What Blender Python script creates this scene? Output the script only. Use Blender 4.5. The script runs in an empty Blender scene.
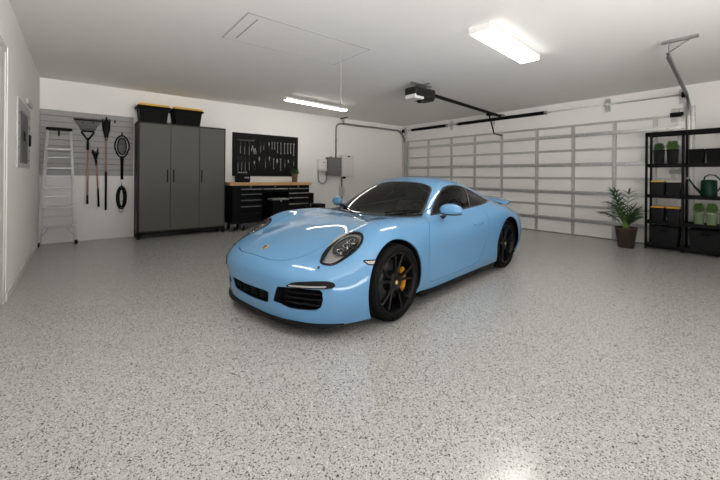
import bpy, bmesh, math, random
import numpy as np
from mathutils import Vector, Matrix
random.seed(7)
PI = math.pi
sc = bpy.context.scene
COL = sc.collection

# ------------------------------------------------------------------ materials
def new_mat(name):
    m = bpy.data.materials.new(name); m.use_nodes = True
    nt = m.node_tree; b = nt.nodes['Principled BSDF']
    return m, nt, b
def simple(name, col, rough=.5, metal=0, coat=0, spec=.5, bump=0, bscale=200, var=0, vscale=8, emis=None, alpha=None):
    m, nt, b = new_mat(name)
    b.inputs['Base Color'].default_value = (*col, 1)
    b.inputs['Roughness'].default_value = rough
    b.inputs['Metallic'].default_value = metal
    b.inputs['Specular IOR Level'].default_value = spec
    if coat:
        b.inputs['Coat Weight'].default_value = coat; b.inputs['Coat Roughness'].default_value = .04
    tc = nt.nodes.new('ShaderNodeTexCoord')
    if var:
        n = nt.nodes.new('ShaderNodeTexNoise'); n.inputs['Scale'].default_value = vscale; n.inputs['Detail'].default_value = 5
        nt.links.new(tc.outputs['Object'], n.inputs['Vector'])
        r = nt.nodes.new('ShaderNodeValToRGB')
        r.color_ramp.elements[0].position = .3; r.color_ramp.elements[1].position = .7
        r.color_ramp.elements[0].color = (*[c*(1-var) for c in col], 1)
        r.color_ramp.elements[1].color = (*[min(1, c*(1+var)) for c in col], 1)
        nt.links.new(n.outputs['Fac'], r.inputs['Fac']); nt.links.new(r.outputs['Color'], b.inputs['Base Color'])
    if bump:
        n = nt.nodes.new('ShaderNodeTexNoise'); n.inputs['Scale'].default_value = bscale; n.inputs['Detail'].default_value = 3
        nt.links.new(tc.outputs['Object'], n.inputs['Vector'])
        bp = nt.nodes.new('ShaderNodeBump'); bp.inputs['Strength'].default_value = bump; bp.inputs['Distance'].default_value = .01
        nt.links.new(n.outputs['Fac'], bp.inputs['Height']); nt.links.new(bp.outputs['Normal'], b.inputs['Normal'])
    if emis:
        b.inputs['Emission Color'].default_value = (*emis[0], 1); b.inputs['Emission Strength'].default_value = emis[1]
    return m
def wood(name, c1, c2, axis='X', scale=1.0, rough=.45):
    m, nt, b = new_mat(name)
    tc = nt.nodes.new('ShaderNodeTexCoord'); mp = nt.nodes.new('ShaderNodeMapping')
    s = {'X': (1.5, 18, 18), 'Z': (18, 18, 1.5)}[axis]
    mp.inputs['Scale'].default_value = [q*scale for q in s]
    n = nt.nodes.new('ShaderNodeTexNoise'); n.inputs['Scale'].default_value = 2; n.inputs['Detail'].default_value = 6
    r = nt.nodes.new('ShaderNodeValToRGB'); r.color_ramp.elements[0].position = .35; r.color_ramp.elements[1].position = .7
    r.color_ramp.elements[0].color = (*c1, 1); r.color_ramp.elements[1].color = (*c2, 1)
    nt.links.new(tc.outputs['Object'], mp.inputs['Vector']); nt.links.new(mp.outputs['Vector'], n.inputs['Vector'])
    nt.links.new(n.outputs['Fac'], r.inputs['Fac']); nt.links.new(r.outputs['Color'], b.inputs['Base Color'])
    b.inputs['Roughness'].default_value = rough
    return m
def thin_glass(name, tint, frs=1.5, rough=.0):
    m = bpy.data.materials.new(name); m.use_nodes = True; nt = m.node_tree
    for n in list(nt.nodes): nt.nodes.remove(n)
    out = nt.nodes.new('ShaderNodeOutputMaterial'); mx = nt.nodes.new('ShaderNodeMixShader')
    tr = nt.nodes.new('ShaderNodeBsdfTransparent'); tr.inputs['Color'].default_value = (*tint, 1)
    gl = nt.nodes.new('ShaderNodeBsdfGlossy'); gl.inputs['Roughness'].default_value = rough
    fr = nt.nodes.new('ShaderNodeFresnel'); fr.inputs['IOR'].default_value = frs
    nt.links.new(fr.outputs[0], mx.inputs[0]); nt.links.new(tr.outputs[0], mx.inputs[1]); nt.links.new(gl.outputs[0], mx.inputs[2])
    nt.links.new(mx.outputs[0], out.inputs['Surface'])
    return m
def floor_mat():
    m, nt, b = new_mat('epoxy_flake_floor')
    L = nt.links.new
    tc = nt.nodes.new('ShaderNodeTexCoord')
    def vor(scale, rnd=1.0):
        v = nt.nodes.new('ShaderNodeTexVoronoi'); v.inputs['Scale'].default_value = scale; v.inputs['Randomness'].default_value = rnd
        L(tc.outputs['Object'], v.inputs['Vector']); return v
    def ramp(src, stops, mode='CONSTANT'):
        r = nt.nodes.new('ShaderNodeValToRGB'); r.color_ramp.interpolation = mode
        e = r.color_ramp.elements
        e[0].position, e[0].color = stops[0][0], (*stops[0][1], 1)
        e[1].position, e[1].color = stops[1][0], (*stops[1][1], 1)
        for p, c in stops[2:]:
            q = e.new(p); q.color = (*c, 1)
        L(src, r.inputs['Fac']); return r
    def sep(v):
        s = nt.nodes.new('ShaderNodeSeparateColor'); L(v.outputs['Color'], s.inputs[0]); return s
    g = lambda x, w=1.0, q=1.0: (x*1.02, x*w, x*.97*q)
    v1 = sep(vor(330)); v2 = sep(vor(220)); v3 = sep(vor(150))
    base = ramp(v1.outputs[0], [(0, g(.32)), (.22, g(.39)), (.5, g(.435)), (.78, g(.48)), (.93, g(.56))])
    k2 = ramp(v2.outputs[0], [(0, (0, 0, 0)), (.80, (1, 1, 1))])
    c2 = ramp(v2.outputs[1], [(0, g(.10)), (.3, g(.22)), (.55, g(.30)), (.8, g(.58))])
    k3 = ramp(v3.outputs[0], [(0, (0, 0, 0)), (.92, (1, 1, 1))])
    c3 = ramp(v3.outputs[1], [(0, g(.05)), (.5, g(.12)), (.8, g(.6))])
    m1 = nt.nodes.new('ShaderNodeMix'); m1.data_type = 'RGBA'
    L(k2.outputs[0], m1.inputs[0]); L(base.outputs[0], m1.inputs[6]); L(c2.outputs[0], m1.inputs[7])
    m2 = nt.nodes.new('ShaderNodeMix'); m2.data_type = 'RGBA'
    L(k3.outputs[0], m2.inputs[0]); L(m1.outputs[2], m2.inputs[6]); L(c3.outputs[0], m2.inputs[7])
    L(m2.outputs[2], b.inputs['Base Color'])
    b.inputs['Roughness'].default_value = FLOOR_ROUGH
    b.inputs['Specular IOR Level'].default_value = FLOOR_SPEC
    n = nt.nodes.new('ShaderNodeTexNoise'); n.inputs['Scale'].default_value = 60; n.inputs['Detail'].default_value = 4
    L(tc.outputs['Object'], n.inputs['Vector'])
    bp = nt.nodes.new('ShaderNodeBump'); bp.inputs['Strength'].default_value = .05; bp.inputs['Distance'].default_value = .004
    L(n.outputs['Fac'], bp.inputs['Height']); L(bp.outputs['Normal'], b.inputs['Normal'])
    return m
FLOOR_ROUGH = .20; FLOOR_SPEC = .75

M = {}
def mats():
    M['wall'] = simple('wall_paint', (.83, .815, .79), .85, bump=.05, bscale=150)
    M['ceil'] = simple('ceiling_paint', (.82, .80, .775), .9, bump=.06, bscale=220)
    M['trim'] = simple('white_trim', (.64, .63, .61), .6)
    M['floor'] = floor_mat()
    M['door'] = simple('door_panel_paint', (.80, .785, .755), .55, bump=.08, bscale=300)
    M['galv'] = simple('galvanised_steel', (.56, .56, .55), .35, .8, var=.12, vscale=20)
    M['galvl'] = simple('light_galvanised_steel', (.52, .515, .50), .4, .5, var=.08, vscale=20)
    M['fan'] = simple('rake_fan_grey', (.15, .15, .15), .5, var=.2, vscale=40)
    M['dkgrey'] = simple('dark_grey_metal', (.07, .07, .07), .45)
    M['seam'] = simple('seam_grey', (.50, .49, .47), .8)
    M['groove'] = simple('groove_grey', (.17, .17, .165), .6)
    M['thandle'] = simple('tool_grip_black', (.022, .022, .024), .5)
    M['galvd'] = simple('dark_galvanised_steel', (.30, .30, .30), .45, .8, var=.15, vscale=20)
    M['alu'] = simple('aluminium', (.38, .38, .38), .4, .4, var=.05)
    M['black'] = simple('black_plastic', (.007, .007, .007), .55, spec=.1, bump=.02)
    M['bmetal'] = simple('black_powder_coat', (.006, .006, .0065), .55, spec=.1)
    M['rubber'] = simple('black_rubber', (.008, .008, .008), .7, spec=.15)
    M['grey'] = simple('cabinet_grey', (.098, .098, .090), .5, spec=.25)
    M['cabframe'] = simple('cabinet_frame_dark', (.018, .018, .018), .5, spec=.2)
    M['elecgrey'] = simple('electrical_grey', (.16, .165, .16), .5)
    M['white'] = simple('white_plastic', (.72, .71, .69), .4)
    M['chrome'] = simple('brushed_steel', (.62, .62, .62), .22, 1)
    M['steel'] = simple('tool_steel', (.50, .50, .50), .3, .9)
    M['bench'] = wood('bench_top_wood', (.50, .29, .12), (.64, .41, .20), 'X', .8)
    M['handle'] = wood('tool_handle_wood', (.18, .09, .035), (.27, .14, .06), 'Z', 1.2)
    M['yellow'] = simple('yellow_lid', (.75, .42, .03), .45)
    M['cream'] = simple('cream_lid', (.62, .60, .50), .45)
    M['binblack'] = simple('bin_black', (.005, .005, .005), .6, spec=.08)
    M['binsoft'] = simple('bin_charcoal', (.009, .0095, .01), .55, spec=.15)
    M['slat'] = simple('slat_panel_grey', (.31, .308, .30), .55, var=.05, vscale=4)
    M['leaf'] = simple('leaf_green', (.030, .085, .022), .45, var=.4, vscale=20)
    M['leafl'] = simple('leaf_light_green', (.085, .17, .035), .5, var=.4, vscale=30)
    M['stem'] = simple('palm_stem', (.16, .25, .06), .5)
    M['soil'] = simple('potting_soil', (.03, .02, .014), .9, bump=.5, bscale=80)
    M['brown'] = simple('brown_pot', (.062, .043, .034), .5, spec=.3)
    M['taupe'] = simple('taupe_pot', (.16, .13, .10), .5)
    M['dkpot'] = simple('charcoal_pot', (.018, .019, .019), .5, spec=.2)
    M['grnpot'] = simple('sage_green_pot', (.19, .25, .14), .5)
    M['green'] = simple('watering_can_green', (.002, .024, .014), .4, spec=.2)
    M['opener'] = simple('opener_black', (.014, .014, .015), .45, spec=.3)
    M['panelgrey'] = simple('breaker_panel_grey', (.52, .52, .50), .45)
    M['panelmid'] = simple('breaker_door_grey', (.12, .122, .12), .45)
    # lamps
    M['lamp'] = simple('lamp_diffuser', (.9, .9, .9), .5, emis=((1, .965, .91), LAMP))
    # car
    p, nt, b = new_mat('light_blue_paint')
    b.inputs['Base Color'].default_value = (*PAINT, 1); b.inputs['Roughness'].default_value = .5; b.inputs['Specular IOR Level'].default_value = .25
    b.inputs['Metallic'].default_value = .0; b.inputs['Coat Weight'].default_value = 1; b.inputs['Coat Roughness'].default_value = .02
    M['paint'] = p
    M['cglass'] = thin_glass('car_glass', (.22, .23, .22), 1.48)
    M['lens'] = thin_glass('lamp_lens_glass', (.93, .94, .95), 1.36)
    M['tglass'] = thin_glass('smoked_lens', (.45, .45, .45), 1.5)
    M['gloss'] = simple('gloss_black', (.008, .008, .009), .12, 0, coat=1)
    M['satin'] = simple('satin_black', (.006, .006, .006), .5, spec=.15)
    M['liner'] = simple('liner_black', (.006, .006, .006), .9, spec=.1)
    M['rim'] = simple('rim_black', (.005, .005, .0055), .32, spec=.2)
    M['tyre'] = simple('tyre_rubber', (.006, .006, .006), .75, spec=.08, bump=.05)
    M['disc'] = simple('brake_disc_steel', (.07, .07, .07), .4, .8)
    M['caliper'] = simple('yellow_caliper', (.50, .23, .01), .35)
    M['gold'] = simple('crest_gold', (.62, .45, .16), .3, .7)
    M['red'] = simple('crest_red', (.35, .02, .02), .35)
    M['seat'] = simple('seat_leather', (.05, .05, .05), .5)
    M['interior'] = simple('interior_black', (.02, .02, .02), .6)
    M['reflector'] = simple('lamp_reflector', (.55, .56, .56), .16, .9)
    M['hlgrey'] = simple('lamp_housing_grey', (.27, .265, .25), .4)
    M['led'] = simple('clear_light_strip', (.34, .32, .30), .3)
PAINT = (.102, .262, .46); LAMP = 18.5

# ------------------------------------------------------------------ mesh builder
class MB:
    def __init__(s): s.v = []; s.f = []; s.mi = []; s.sm = []; s.cur = 0
    def add(s, verts, faces, smooth=False):
        o = len(s.v); s.v += [tuple(p) for p in verts]
        for f in faces: s.f.append([i+o for i in f]); s.mi.append(s.cur); s.sm.append(smooth)
        return s
    def box(s, a, b, bev=0, M4=None, seg=1):
        x0, y0, z0 = [min(p, q) for p, q in zip(a, b)]; x1, y1, z1 = [max(p, q) for p, q in zip(a, b)]
        bm = bmesh.new()
        bmesh.ops.create_cube(bm, size=1)
        for v in bm.verts: v.co = Vector(((x0+x1)/2+v.co.x*(x1-x0), (y0+y1)/2+v.co.y*(y1-y0), (z0+z1)/2+v.co.z*(z1-z0)))
        if bev:
            bev = min(bev, .45*min(x1-x0, y1-y0, z1-z0))
            bmesh.ops.bevel(bm, geom=bm.edges[:], offset=bev, segments=seg, affect='EDGES', profile=.5)
        return s.bm(bm, M4, smooth=False)
    def bm(s, bm, M4=None, smooth=False):
        if M4 is not None: bmesh.ops.transform(bm, matrix=M4, verts=bm.verts)
        bm.verts.index_update()
        s.add([v.co[:] for v in bm.verts], [[v.index for v in f.verts] for f in bm.faces], smooth); bm.free(); return s
    def taper(s, c, z0, z1, hx0, hy0, hx1, hy1, bev=.004):
        bm = bmesh.new(); bmesh.ops.create_cube(bm, size=2)
        for v in bm.verts:
            t = v.co.z > 0
            v.co = Vector((c[0]+v.co.x*(hx1 if t else hx0), c[1]+v.co.y*(hy1 if t else hy0), z1 if t else z0))
        if bev: bmesh.ops.bevel(bm, geom=bm.edges[:], offset=bev, segments=2, affect='EDGES', profile=.5)
        return s.bm(bm)
    def tube(s, pts, r, n=10, closed=False, cap=True, flat=None):
        P = [Vector(p) for p in pts]; N = len(P)
        rs = r if isinstance(r, (list, tuple)) else [r]*N
        T = []
        for i in range(N):
            a = P[i-1] if (i > 0 or closed) else P[i]; b = P[(i+1) % N] if (i < N-1 or closed) else P[i]
            T.append((b-a).normalized())
        ref = Vector((0, 0, 1)) if abs(T[0].z) < .9 else Vector((1, 0, 0))
        nx = T[0].cross(ref).normalized(); vs = []
        for i in range(N):
            nx = (nx-T[i]*nx.dot(T[i])).normalized(); ny = T[i].cross(nx)
            for k in range(n):
                a = 2*PI*k/n
                vs.append(P[i]+nx*math.cos(a)*rs[i]*(flat or 1)+ny*math.sin(a)*rs[i])
        fs = []
        for i in range(N if closed else N-1):
            j = (i+1) % N
            for k in range(n): fs.append([i*n+k, i*n+(k+1) % n, j*n+(k+1) % n, j*n+k])
        s.add(vs, fs, True)
        if cap and not closed:
            s.add([vs[k] for k in range(n)], [list(range(n))[::-1]]); s.add([vs[(N-1)*n+k] for k in range(n)], [list(range(n))])
        return s
    def cyl(s, a, b, r, n=16, r2=None): return s.tube([a, b], [r, r if r2 is None else r2], n)
    def lathe(s, prof, n=24, c=(0, 0, 0), axis='Z', smooth=True):
        vs = []
        for r, h in prof:
            for k in range(n):
                a = 2*PI*k/n; x, y = r*math.cos(a), r*math.sin(a)
                q = {'Z': (x, y, h), 'Y': (x, h, y), 'X': (h, x, y)}[axis]
                vs.append((c[0]+q[0], c[1]+q[1], c[2]+q[2]))
        fs = []
        for i in range(len(prof)-1):
            for k in range(n): fs.append([i*n+k, i*n+(k+1) % n, (i+1)*n+(k+1) % n, (i+1)*n+k])
        s.add(vs, fs, smooth); return s
    def prism(s, poly, h, frame=None, bev=0):
        """poly 2d (x,y) extruded 0..h in z, then frame matrix"""
        bm = bmesh.new(); vs = [bm.verts.new((x, y, 0)) for x, y in poly]
        f = bm.faces.new(vs); r = bmesh.ops.extrude_face_region(bm, geom=[f])
        for e in r['geom']:
            if isinstance(e, bmesh.types.BMVert): e.co.z += h
        bmesh.ops.recalc_face_normals(bm, faces=bm.faces)
        if bev: bmesh.ops.bevel(bm, geom=bm.edges[:], offset=bev, segments=1, affect='EDGES')
        return s.bm(bm, frame)
    def sphere(s, c, r, sx=1, sy=1, sz=1, n=12, M4=None):
        bm = bmesh.new(); bmesh.ops.create_uvsphere(bm, u_segments=n, v_segments=max(6, n//2+2), radius=r)
        for v in bm.verts: v.co = Vector((v.co.x*sx, v.co.y*sy, v.co.z*sz))
        if M4 is not None: bmesh.ops.transform(bm, matrix=M4, verts=bm.verts)
        for v in bm.verts: v.co += Vector(c)
        return s.bm(bm, smooth=True)
    def mat(s, i): s.cur = i; return s
    def build(s, name, mat, parent=None, local=False, fixn=True):
        me = bpy.data.meshes.new(name); me.from_pydata(s.v, [], s.f); me.update()
        for m in (mat if isinstance(mat, (list, tuple)) else [mat]): me.materials.append(m if not isinstance(m, str) else M[m])
        for p, mi, sm in zip(me.polygons, s.mi, s.sm): p.material_index = mi; p.use_smooth = sm
        if fixn:
            bm = bmesh.new(); bm.from_mesh(me)
            bmesh.ops.remove_doubles(bm, verts=bm.verts, dist=1e-6)
            bmesh.ops.recalc_face_normals(bm, faces=bm.faces); bm.to_mesh(me); bm.free()
        o = bpy.data.objects.new(name, me); COL.objects.link(o)
        if parent is not None:
            o.parent = parent
            if not local:
                R = Matrix.Identity(4); q = parent; chain = []
                while q is not None: chain.append(q); q = q.parent
                for q in reversed(chain): R = R @ (Matrix.Translation(q.location) @ q.rotation_euler.to_matrix().to_4x4())
                me.transform(R.inverted())
        return o
def tag(o, label=None, cat=None, group=None, kind=None):
    for k, v in (('label', label), ('category', cat), ('group', group), ('kind', kind)):
        if v: o[k] = v
    return o
def thing(name, label, cat, loc=(0, 0, 0), rz=0, group=None):
    o = bpy.data.objects.new(name, None); o.location = loc; o.rotation_euler = (0, 0, rz); o.empty_display_size = .1
    COL.objects.link(o); return tag(o, label, cat, group)
def solo(mb, name, mat, label, cat, base, group=None):
    """single-mesh thing whose origin sits at its base"""
    o = mb.build(name, mat); o.data.transform(Matrix.Translation(-Vector(base))); o.location = base
    return tag(o, label, cat, group)
def struct(mb, name, mat, parent=None):
    o = mb.build(name, mat, parent)
    if parent is None: o['kind'] = 'structure'
    return o
def children(o): return [c for c in bpy.data.objects if c.parent == o]
def dup(o, loc=None, rz=None, label=None, parent=None):
    c = o.copy(); COL.objects.link(c)
    if parent is not None: c.parent = parent
    if loc is not None: c.location = loc
    if rz is not None: c.rotation_euler = (0, 0, rz)
    if label: c['label'] = label
    for ch in children(o): dup(ch, parent=c)
    return c
CAMROLL = .009; EXPO = .2; W_LOW = 10; W_UP = .9
mats()
LX, BY, GX, H, FY = -.547, 8.47, 8.64, 2.98, -2.0
DY0, DY1, DH = 1.30, 8.24, 2.46     # garage door opening
struct(MB().box((LX-.1, FY-.1, -.1), (GX+.5, BY+.1, 0)), 'floor', 'floor')
struct(MB().box((LX-.1, FY-.1, H), (GX+.5, BY+.1, H+.1)), 'ceiling', 'ceil')
# left wall with a door opening seen at the very edge of the frame
w = MB(); w.box((LX-.12, 4.86, 0), (LX, BY+.1, H)); w.box((LX-.12, FY, 0), (LX, 3.6, H)); w.box((LX-.12, 3.6, 2.50), (LX, 4.86, H))
struct(w, 'wall_left', 'wall')
d = struct(MB().box((LX-.05, 3.665, 0.012), (LX-.015, 4.795, 2.435)), 'door_1', 'trim')
e = MB(); e.box((LX-.12, 3.6, 0), (LX-.006, 3.66, 2.50)); e.box((LX-.12, 4.80, 0), (LX-.006, 4.86, 2.50)); e.box((LX-.12, 3.66, 2.44), (LX-.006, 4.80, 2.50))
e.build('door_frame', 'trim', d)
struct(MB().box((LX-.1, BY, 0), (GX+.5, BY+.1, H)), 'wall_back', 'wall')
struct(MB().box((4.0, FY-.1, 0), (GX+.15, FY, H)), 'wall_front', 'wall')  # unseen wall, shaped to block light on the right; left part open
for a, b in (((GX, DY1, 0), (GX+.15, BY, H)), ((GX, FY, 0), (GX+.15, DY0, H)), ((GX, DY0, DH), (GX+.15, DY1, H))): struct(MB().box(a, b), 'wall_right', 'wall')
b = MB(); b.box((LX, 4.86, 0), (LX+.012, BY-.012, .09), .003); struct(b, 'baseboard_left', 'trim')
# attic hatch outline in the ceiling
t = MB(); a0 = (1.375, 3.62); 
t.box((1.375, 3.62, H-.002), (3.06, 3.640, H)); t.box((1.375, 3.62, H-.002), (1.395, 4.50, H))
t.box((1.375, 4.475, H-.0015), (3.06, 4.485, H)); t.box((3.05, 3.62, H-.0015), (3.06, 4.50, H))
struct(t, 'trim_1', 'seam')
t = MB(); t.box((1.52, 3.72, H-.003), (1.53, 4.40, H)); struct(t, 'trim_2', 'galvd')

# ---- garage door: four sections with struts and stiles
gd = thing('garage_door', 'wide sectional garage door in white steel with galvanised struts and stiles', 'garage door', (GX+.02, (DY0+DY1)/2, 0))
secs = [0.005, .645, 1.26, 1.885, 2.455]
for i in range(4):
    z0, z1 = secs[i], secs[i+1]; p = MB()
    if i == 0: MB().box((GX+.008, DY0+.004, 0.001), (GX+.09, DY1-.004, .012)).build('bottom_seal', 'rubber', gd)
    p.box((GX+.005, DY0+.002, z0+.003), (GX+.05, DY1-.002, z1-.003), .004); p.box((GX+.03, DY0+.001, z0), (GX+.08, DY1-.001, z1))
    for zz in (z0+.03, z1-.03): p.box((GX-.004, DY0+.004, zz-.022), (GX+.006, DY1-.004, zz+.022), .002)
    q = (z0+z1)/2
    for zz in (q-.15, q+.15): p.box((GX+.001, DY0+.004, zz-.004), (GX+.006, DY1-.004, zz+.004))
    p.build('door_section', 'door', gd)
def strut(z, h, d):
    p = MB(); p.box((GX-.01-d, DY0+.02, z-h/2), (GX-.012, DY1-.02, z-h/2+.004)); p.box((GX-.01-d, DY0+.02, z+h/2-.004), (GX-.012, DY1-.02, z+h/2))
    p.box((GX-.012-d, DY0+.02, z-h/2), (GX-.008-d, DY1-.02, z+h/2)); p.box((GX-.016, DY0+.02, z-h/2-.015), (GX-.012, DY1-.02, z+h/2+.015))
    return p.build('strut', 'galv' if h > .03 else 'galvl', gd)
for z in (2.215, 1.565, .945, .335): strut(z, .05, .045)
for z in (1.885, 1.262, .647): strut(z, .022, .02)
strut(2.435, .018, .02)
SY = [7.312, 6.434, 5.646, 4.848, 3.946, 3.146, 2.374, 1.72]
for y in SY:
    p = MB()
    for i in range(4):
        p.box((GX-.012, y-.03, secs[i]+.02), (GX-.004, y+.03, secs[i+1]-.02)); p.box((GX-.026, y-.034, secs[i]+.02), (GX-.006, y-.028, secs[i+1]-.02)); p.box((GX-.026, y+.028, secs[i]+.02), (GX-.006, y+.034, secs[i+1]-.02))
    p.build('stile', 'galvl', gd)
    for i in range(1, 4):
        hg = MB(); hg.box((GX-.032, y-.028, secs[i]-.055), (GX-.026, y+.028, secs[i]+.055), .001); hg.tube([(GX-.036, y-.03, secs[i]), (GX-.036, y+.03, secs[i])], .008, 8)
        hg.build('hinge', 'galv', gd)
# end stiles with rollers near the tracks
for y in (DY0+.04, DY1-.04):
    p = MB(); p.box((GX-.03, y-.055, .02), (GX-.004, y+.055, 2.45), .002); p.build('end_stile', 'galv', gd)
# ---- tracks
def track(y, sgn, xend, label, yend=None, hang=(-.17, .17)):
    yend = y if yend is None else yend
    t = thing('door_track', label, 'garage door track', (GX-.06, y, 0), group=None)
    x = GX-.075
    def chan(pts, name):
        p = MB(); P = [Vector(q) for q in pts]
        # c-channel: two flanges and a web, swept in XZ
        for (o0, o1, yy0, yy1) in ((-.026, -.022, -.018, .018), (.022, .026, -.018, .018), (-.026, .026, sgn*.018-.002, sgn*.018+.002)):
            vs = []; fs = []
            for i, q in enumerate(P):
                a = P[max(i-1, 0)]; b2 = P[min(i+1, len(P)-1)]; T = (b2-a).normalized(); N = Vector((-T.z, 0, T.x))
                for o, yy in ((o0, yy0), (o1, yy0), (o1, yy1), (o0, yy1)): vs.append(q+N*o+Vector((0, yy, 0)))
            for i in range(len(P)-1):
                for k in range(4): fs.append([i*4+k, i*4+(k+1) % 4, (i+1)*4+(k+1) % 4, (i+1)*4+k])
            fs += [[0, 1, 2, 3], [len(vs)-4+k for k in (3, 2, 1, 0)]]
            p.add(vs, fs)
        return p.build(name, 'galvd' if name != 'vertical_track' else 'galv', t)
    zt = 2.79; r = .38
    chan([(x, y, .01), (x, y, zt-r)], 'vertical_track')
    chan([(x-r+r*math.cos(a), y, zt-r+r*math.sin(a)) for a in [PI/2*k/12 for k in range(13)]], 'curved_track')
    chan([(x-r, y, zt), (xend, yend, zt)], 'horizontal_track')
    p = MB(); p.box((GX-.045, y+sgn*.02, .05), (GX-.001, y+sgn*.03, 2.6), .002); p.box((GX-.012, y+sgn*.02, .05), (GX-.001, y+sgn*.075, 2.6), .002); p.build('angle_bracket', 'galv', t)
    hx = xend+.06; yy0 = y; y = yend
    p = MB(); p.box((hx-.015, y-.004, zt+.02), (hx+.015, y+.004, H-.004)); p.box((hx-.025, y+hang[0], H-.035), (hx+.025, y+hang[1], H-.001), .003)
    p.tube([(hx, y, zt+.04), (hx, y+(hang[0] if abs(hang[0]) > abs(hang[1]) else hang[1])*.75, H-.03)], .010, 6)
    p.build('hanger', 'galvd', t); y = yy0
    for z in (.35, .95, 1.57, 2.19, 2.42):
        p = MB(); p.tube([(x+.0, y-sgn*.0, z), (x+.0, y-sgn*.10, z)], .006, 6); p.lathe([(0, -.008), (.02, -.008), (.02, .008), (0, .008)], 12, (x, y, z), 'Y'); p.build('roller', 'galv', t)
    return t
track(1.235, -1, 5.62, 'galvanised garage door track curving toward the ceiling at the right end of the door', 1.01, (-.27, .07))
track(8.31, 1, 5.98, 'grey garage door track curving along the back wall near the electrical boxes')
# ---- torsion spring shaft
ts = thing('torsion_spring_shaft', 'steel shaft above the garage door carrying two black springs', 'garage door spring', (GX-.09, 4.75, 2.83))
MB().tube([(GX-.09, 1.28, 2.80), (GX-.09, 8.36, 2.80)], .014, 10).build('shaft', 'galv', ts)
def spring(y0, y1):
    p = MB(); n = int(abs(y1-y0)/.016); pts = []
    for i in range(n*8+1):
        a = 2*PI*i/8; pts.append((GX-.09+.036*math.cos(a), y0+(y1-y0)*i/(n*8), 2.80+.036*math.sin(a)))
    p.tube(pts, .0085, 5); return p.build('spring', 'bmetal', ts)
spring(7.95, 6.60); spring(6.15, 3.75)
for y in (7.97, 6.57, 6.18, 3.72): MB().lathe([(.015, -.03), (.04, -.03), (.042, .0), (.03, .03), (.015, .03)], 14, (GX-.09, y, 2.80), 'Y').build('winding_cone', 'galvd', ts)
for y in (8.33, 6.44, 5.10, 2.5, 1.33):
    p = MB(); p.box((GX-.012, y-.05, 2.66), (GX-.001, y+.05, 2.93), .002); p.box((GX-.11, y-.004, 2.76), (GX-.006, y+.004, 2.84), .001); p.build('bearing_plate', 'galv', ts)
for y, nm in ((8.345, 0), (1.31, 1)):
    MB().lathe([(.016, -.02), (.062, -.02), (.05, -.006), (.05, .006), (.062, .02), (.016, .02)], 20, (GX-.09, y-.035*(1-2*nm)*0, 2.80), 'Y').build('cable_drum', 'bmetal', ts)
# ---- opener on the ceiling
op = thing('garage_door_opener', 'black and silver garage door opener hung from the ceiling with a long rail', 'garage door opener', (4.96, 4.42, 2.63))
p = MB(); p.box((4.70, 4.28, 2.72), (5.24, 4.57, 2.90), .025, seg=3); p.build('housing', 'opener', op)
p = MB(); p.box((4.685, 4.285, 2.685), (4.93, 4.545, 2.765), .02, seg=3); p.build('light_cover', 'white', op)
p = MB(); p.box((4.93, 4.30, 2.69), (5.23, 4.56, 2.73), .015, seg=2); p.build('lower_housing', 'opener', op)
MB().lathe([(0, -.07), (.03, -.065), (.042, -.03), (.045, .02)], 16, (4.92, 4.40, 2.70)).build('sensor_knob', 'black', op)
for x in (4.74, 5.08): MB().box((x-.015, 4.36, 2.89), (x+.015, 4.365, H-.002)).build('hanging_strap', 'galvd', op)
p = MB(); p.box((4.66, 4.34, H-.03), (5.20, 4.385, H-.001), .002); p.build('ceiling_rail', 'galvd', op)
p = MB(); p.box((4.88, 4.15, H-.045), (4.92, 4.60, H-.03), .002); p.build('cross_bracket', 'galvd', op)
RA = Vector((5.15, 4.44, 2.86)); RB = Vector((8.47, 4.80, 2.84))
def bar0(p, a, b, w, d):
    a = Vector(a); b = Vector(b); T = (b-a).normalized(); X = T.cross(Vector((0, 0, 1))).normalized(); Y = X.cross(T)
    vs = [q+X*w*i/2+Y*d*j/2 for q in (a, b) for i, j in ((-1, -1), (1, -1), (1, 1), (-1, 1))]
    p.add(vs, [[0, 1, 2, 3], [7, 6, 5, 4], [0, 4, 5, 1], [1, 5, 6, 2], [2, 6, 7, 3], [3, 7, 4, 0]]); return p
bar0(MB(), RA, RB, .05, .055).build('rail', 'bmetal', op)
tr = RA.lerp(RB, .80); MB().box((tr.x-.07, tr.y-.045, tr.z-.075), (tr.x+.07, tr.y+.045, tr.z-.015), .01).build('trolley', 'bmetal', op)
p = MB(); p.tube([(tr.x, tr.y, tr.z-.05), (8.17, 4.80, 2.37), (8.59, 4.83, 2.36)], .017, 8); p.build('door_arm', 'bmetal', op)
p = MB(); p.box((8.44, 4.77, 2.868), (GX-.001, 4.83, 2.90), .003); p.build('header_bracket', 'galvd', op)
# ---- low-voltage box left of opener arm
solo(MB().box((GX-.03, 5.03, 2.55), (GX-.001, 5.10, 2.66), .004), 'junction_box', 'white', 'small pale junction box on the header above the garage door beside the opener arm', 'junction box', (GX-.001, 5.06, 2.55))

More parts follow.
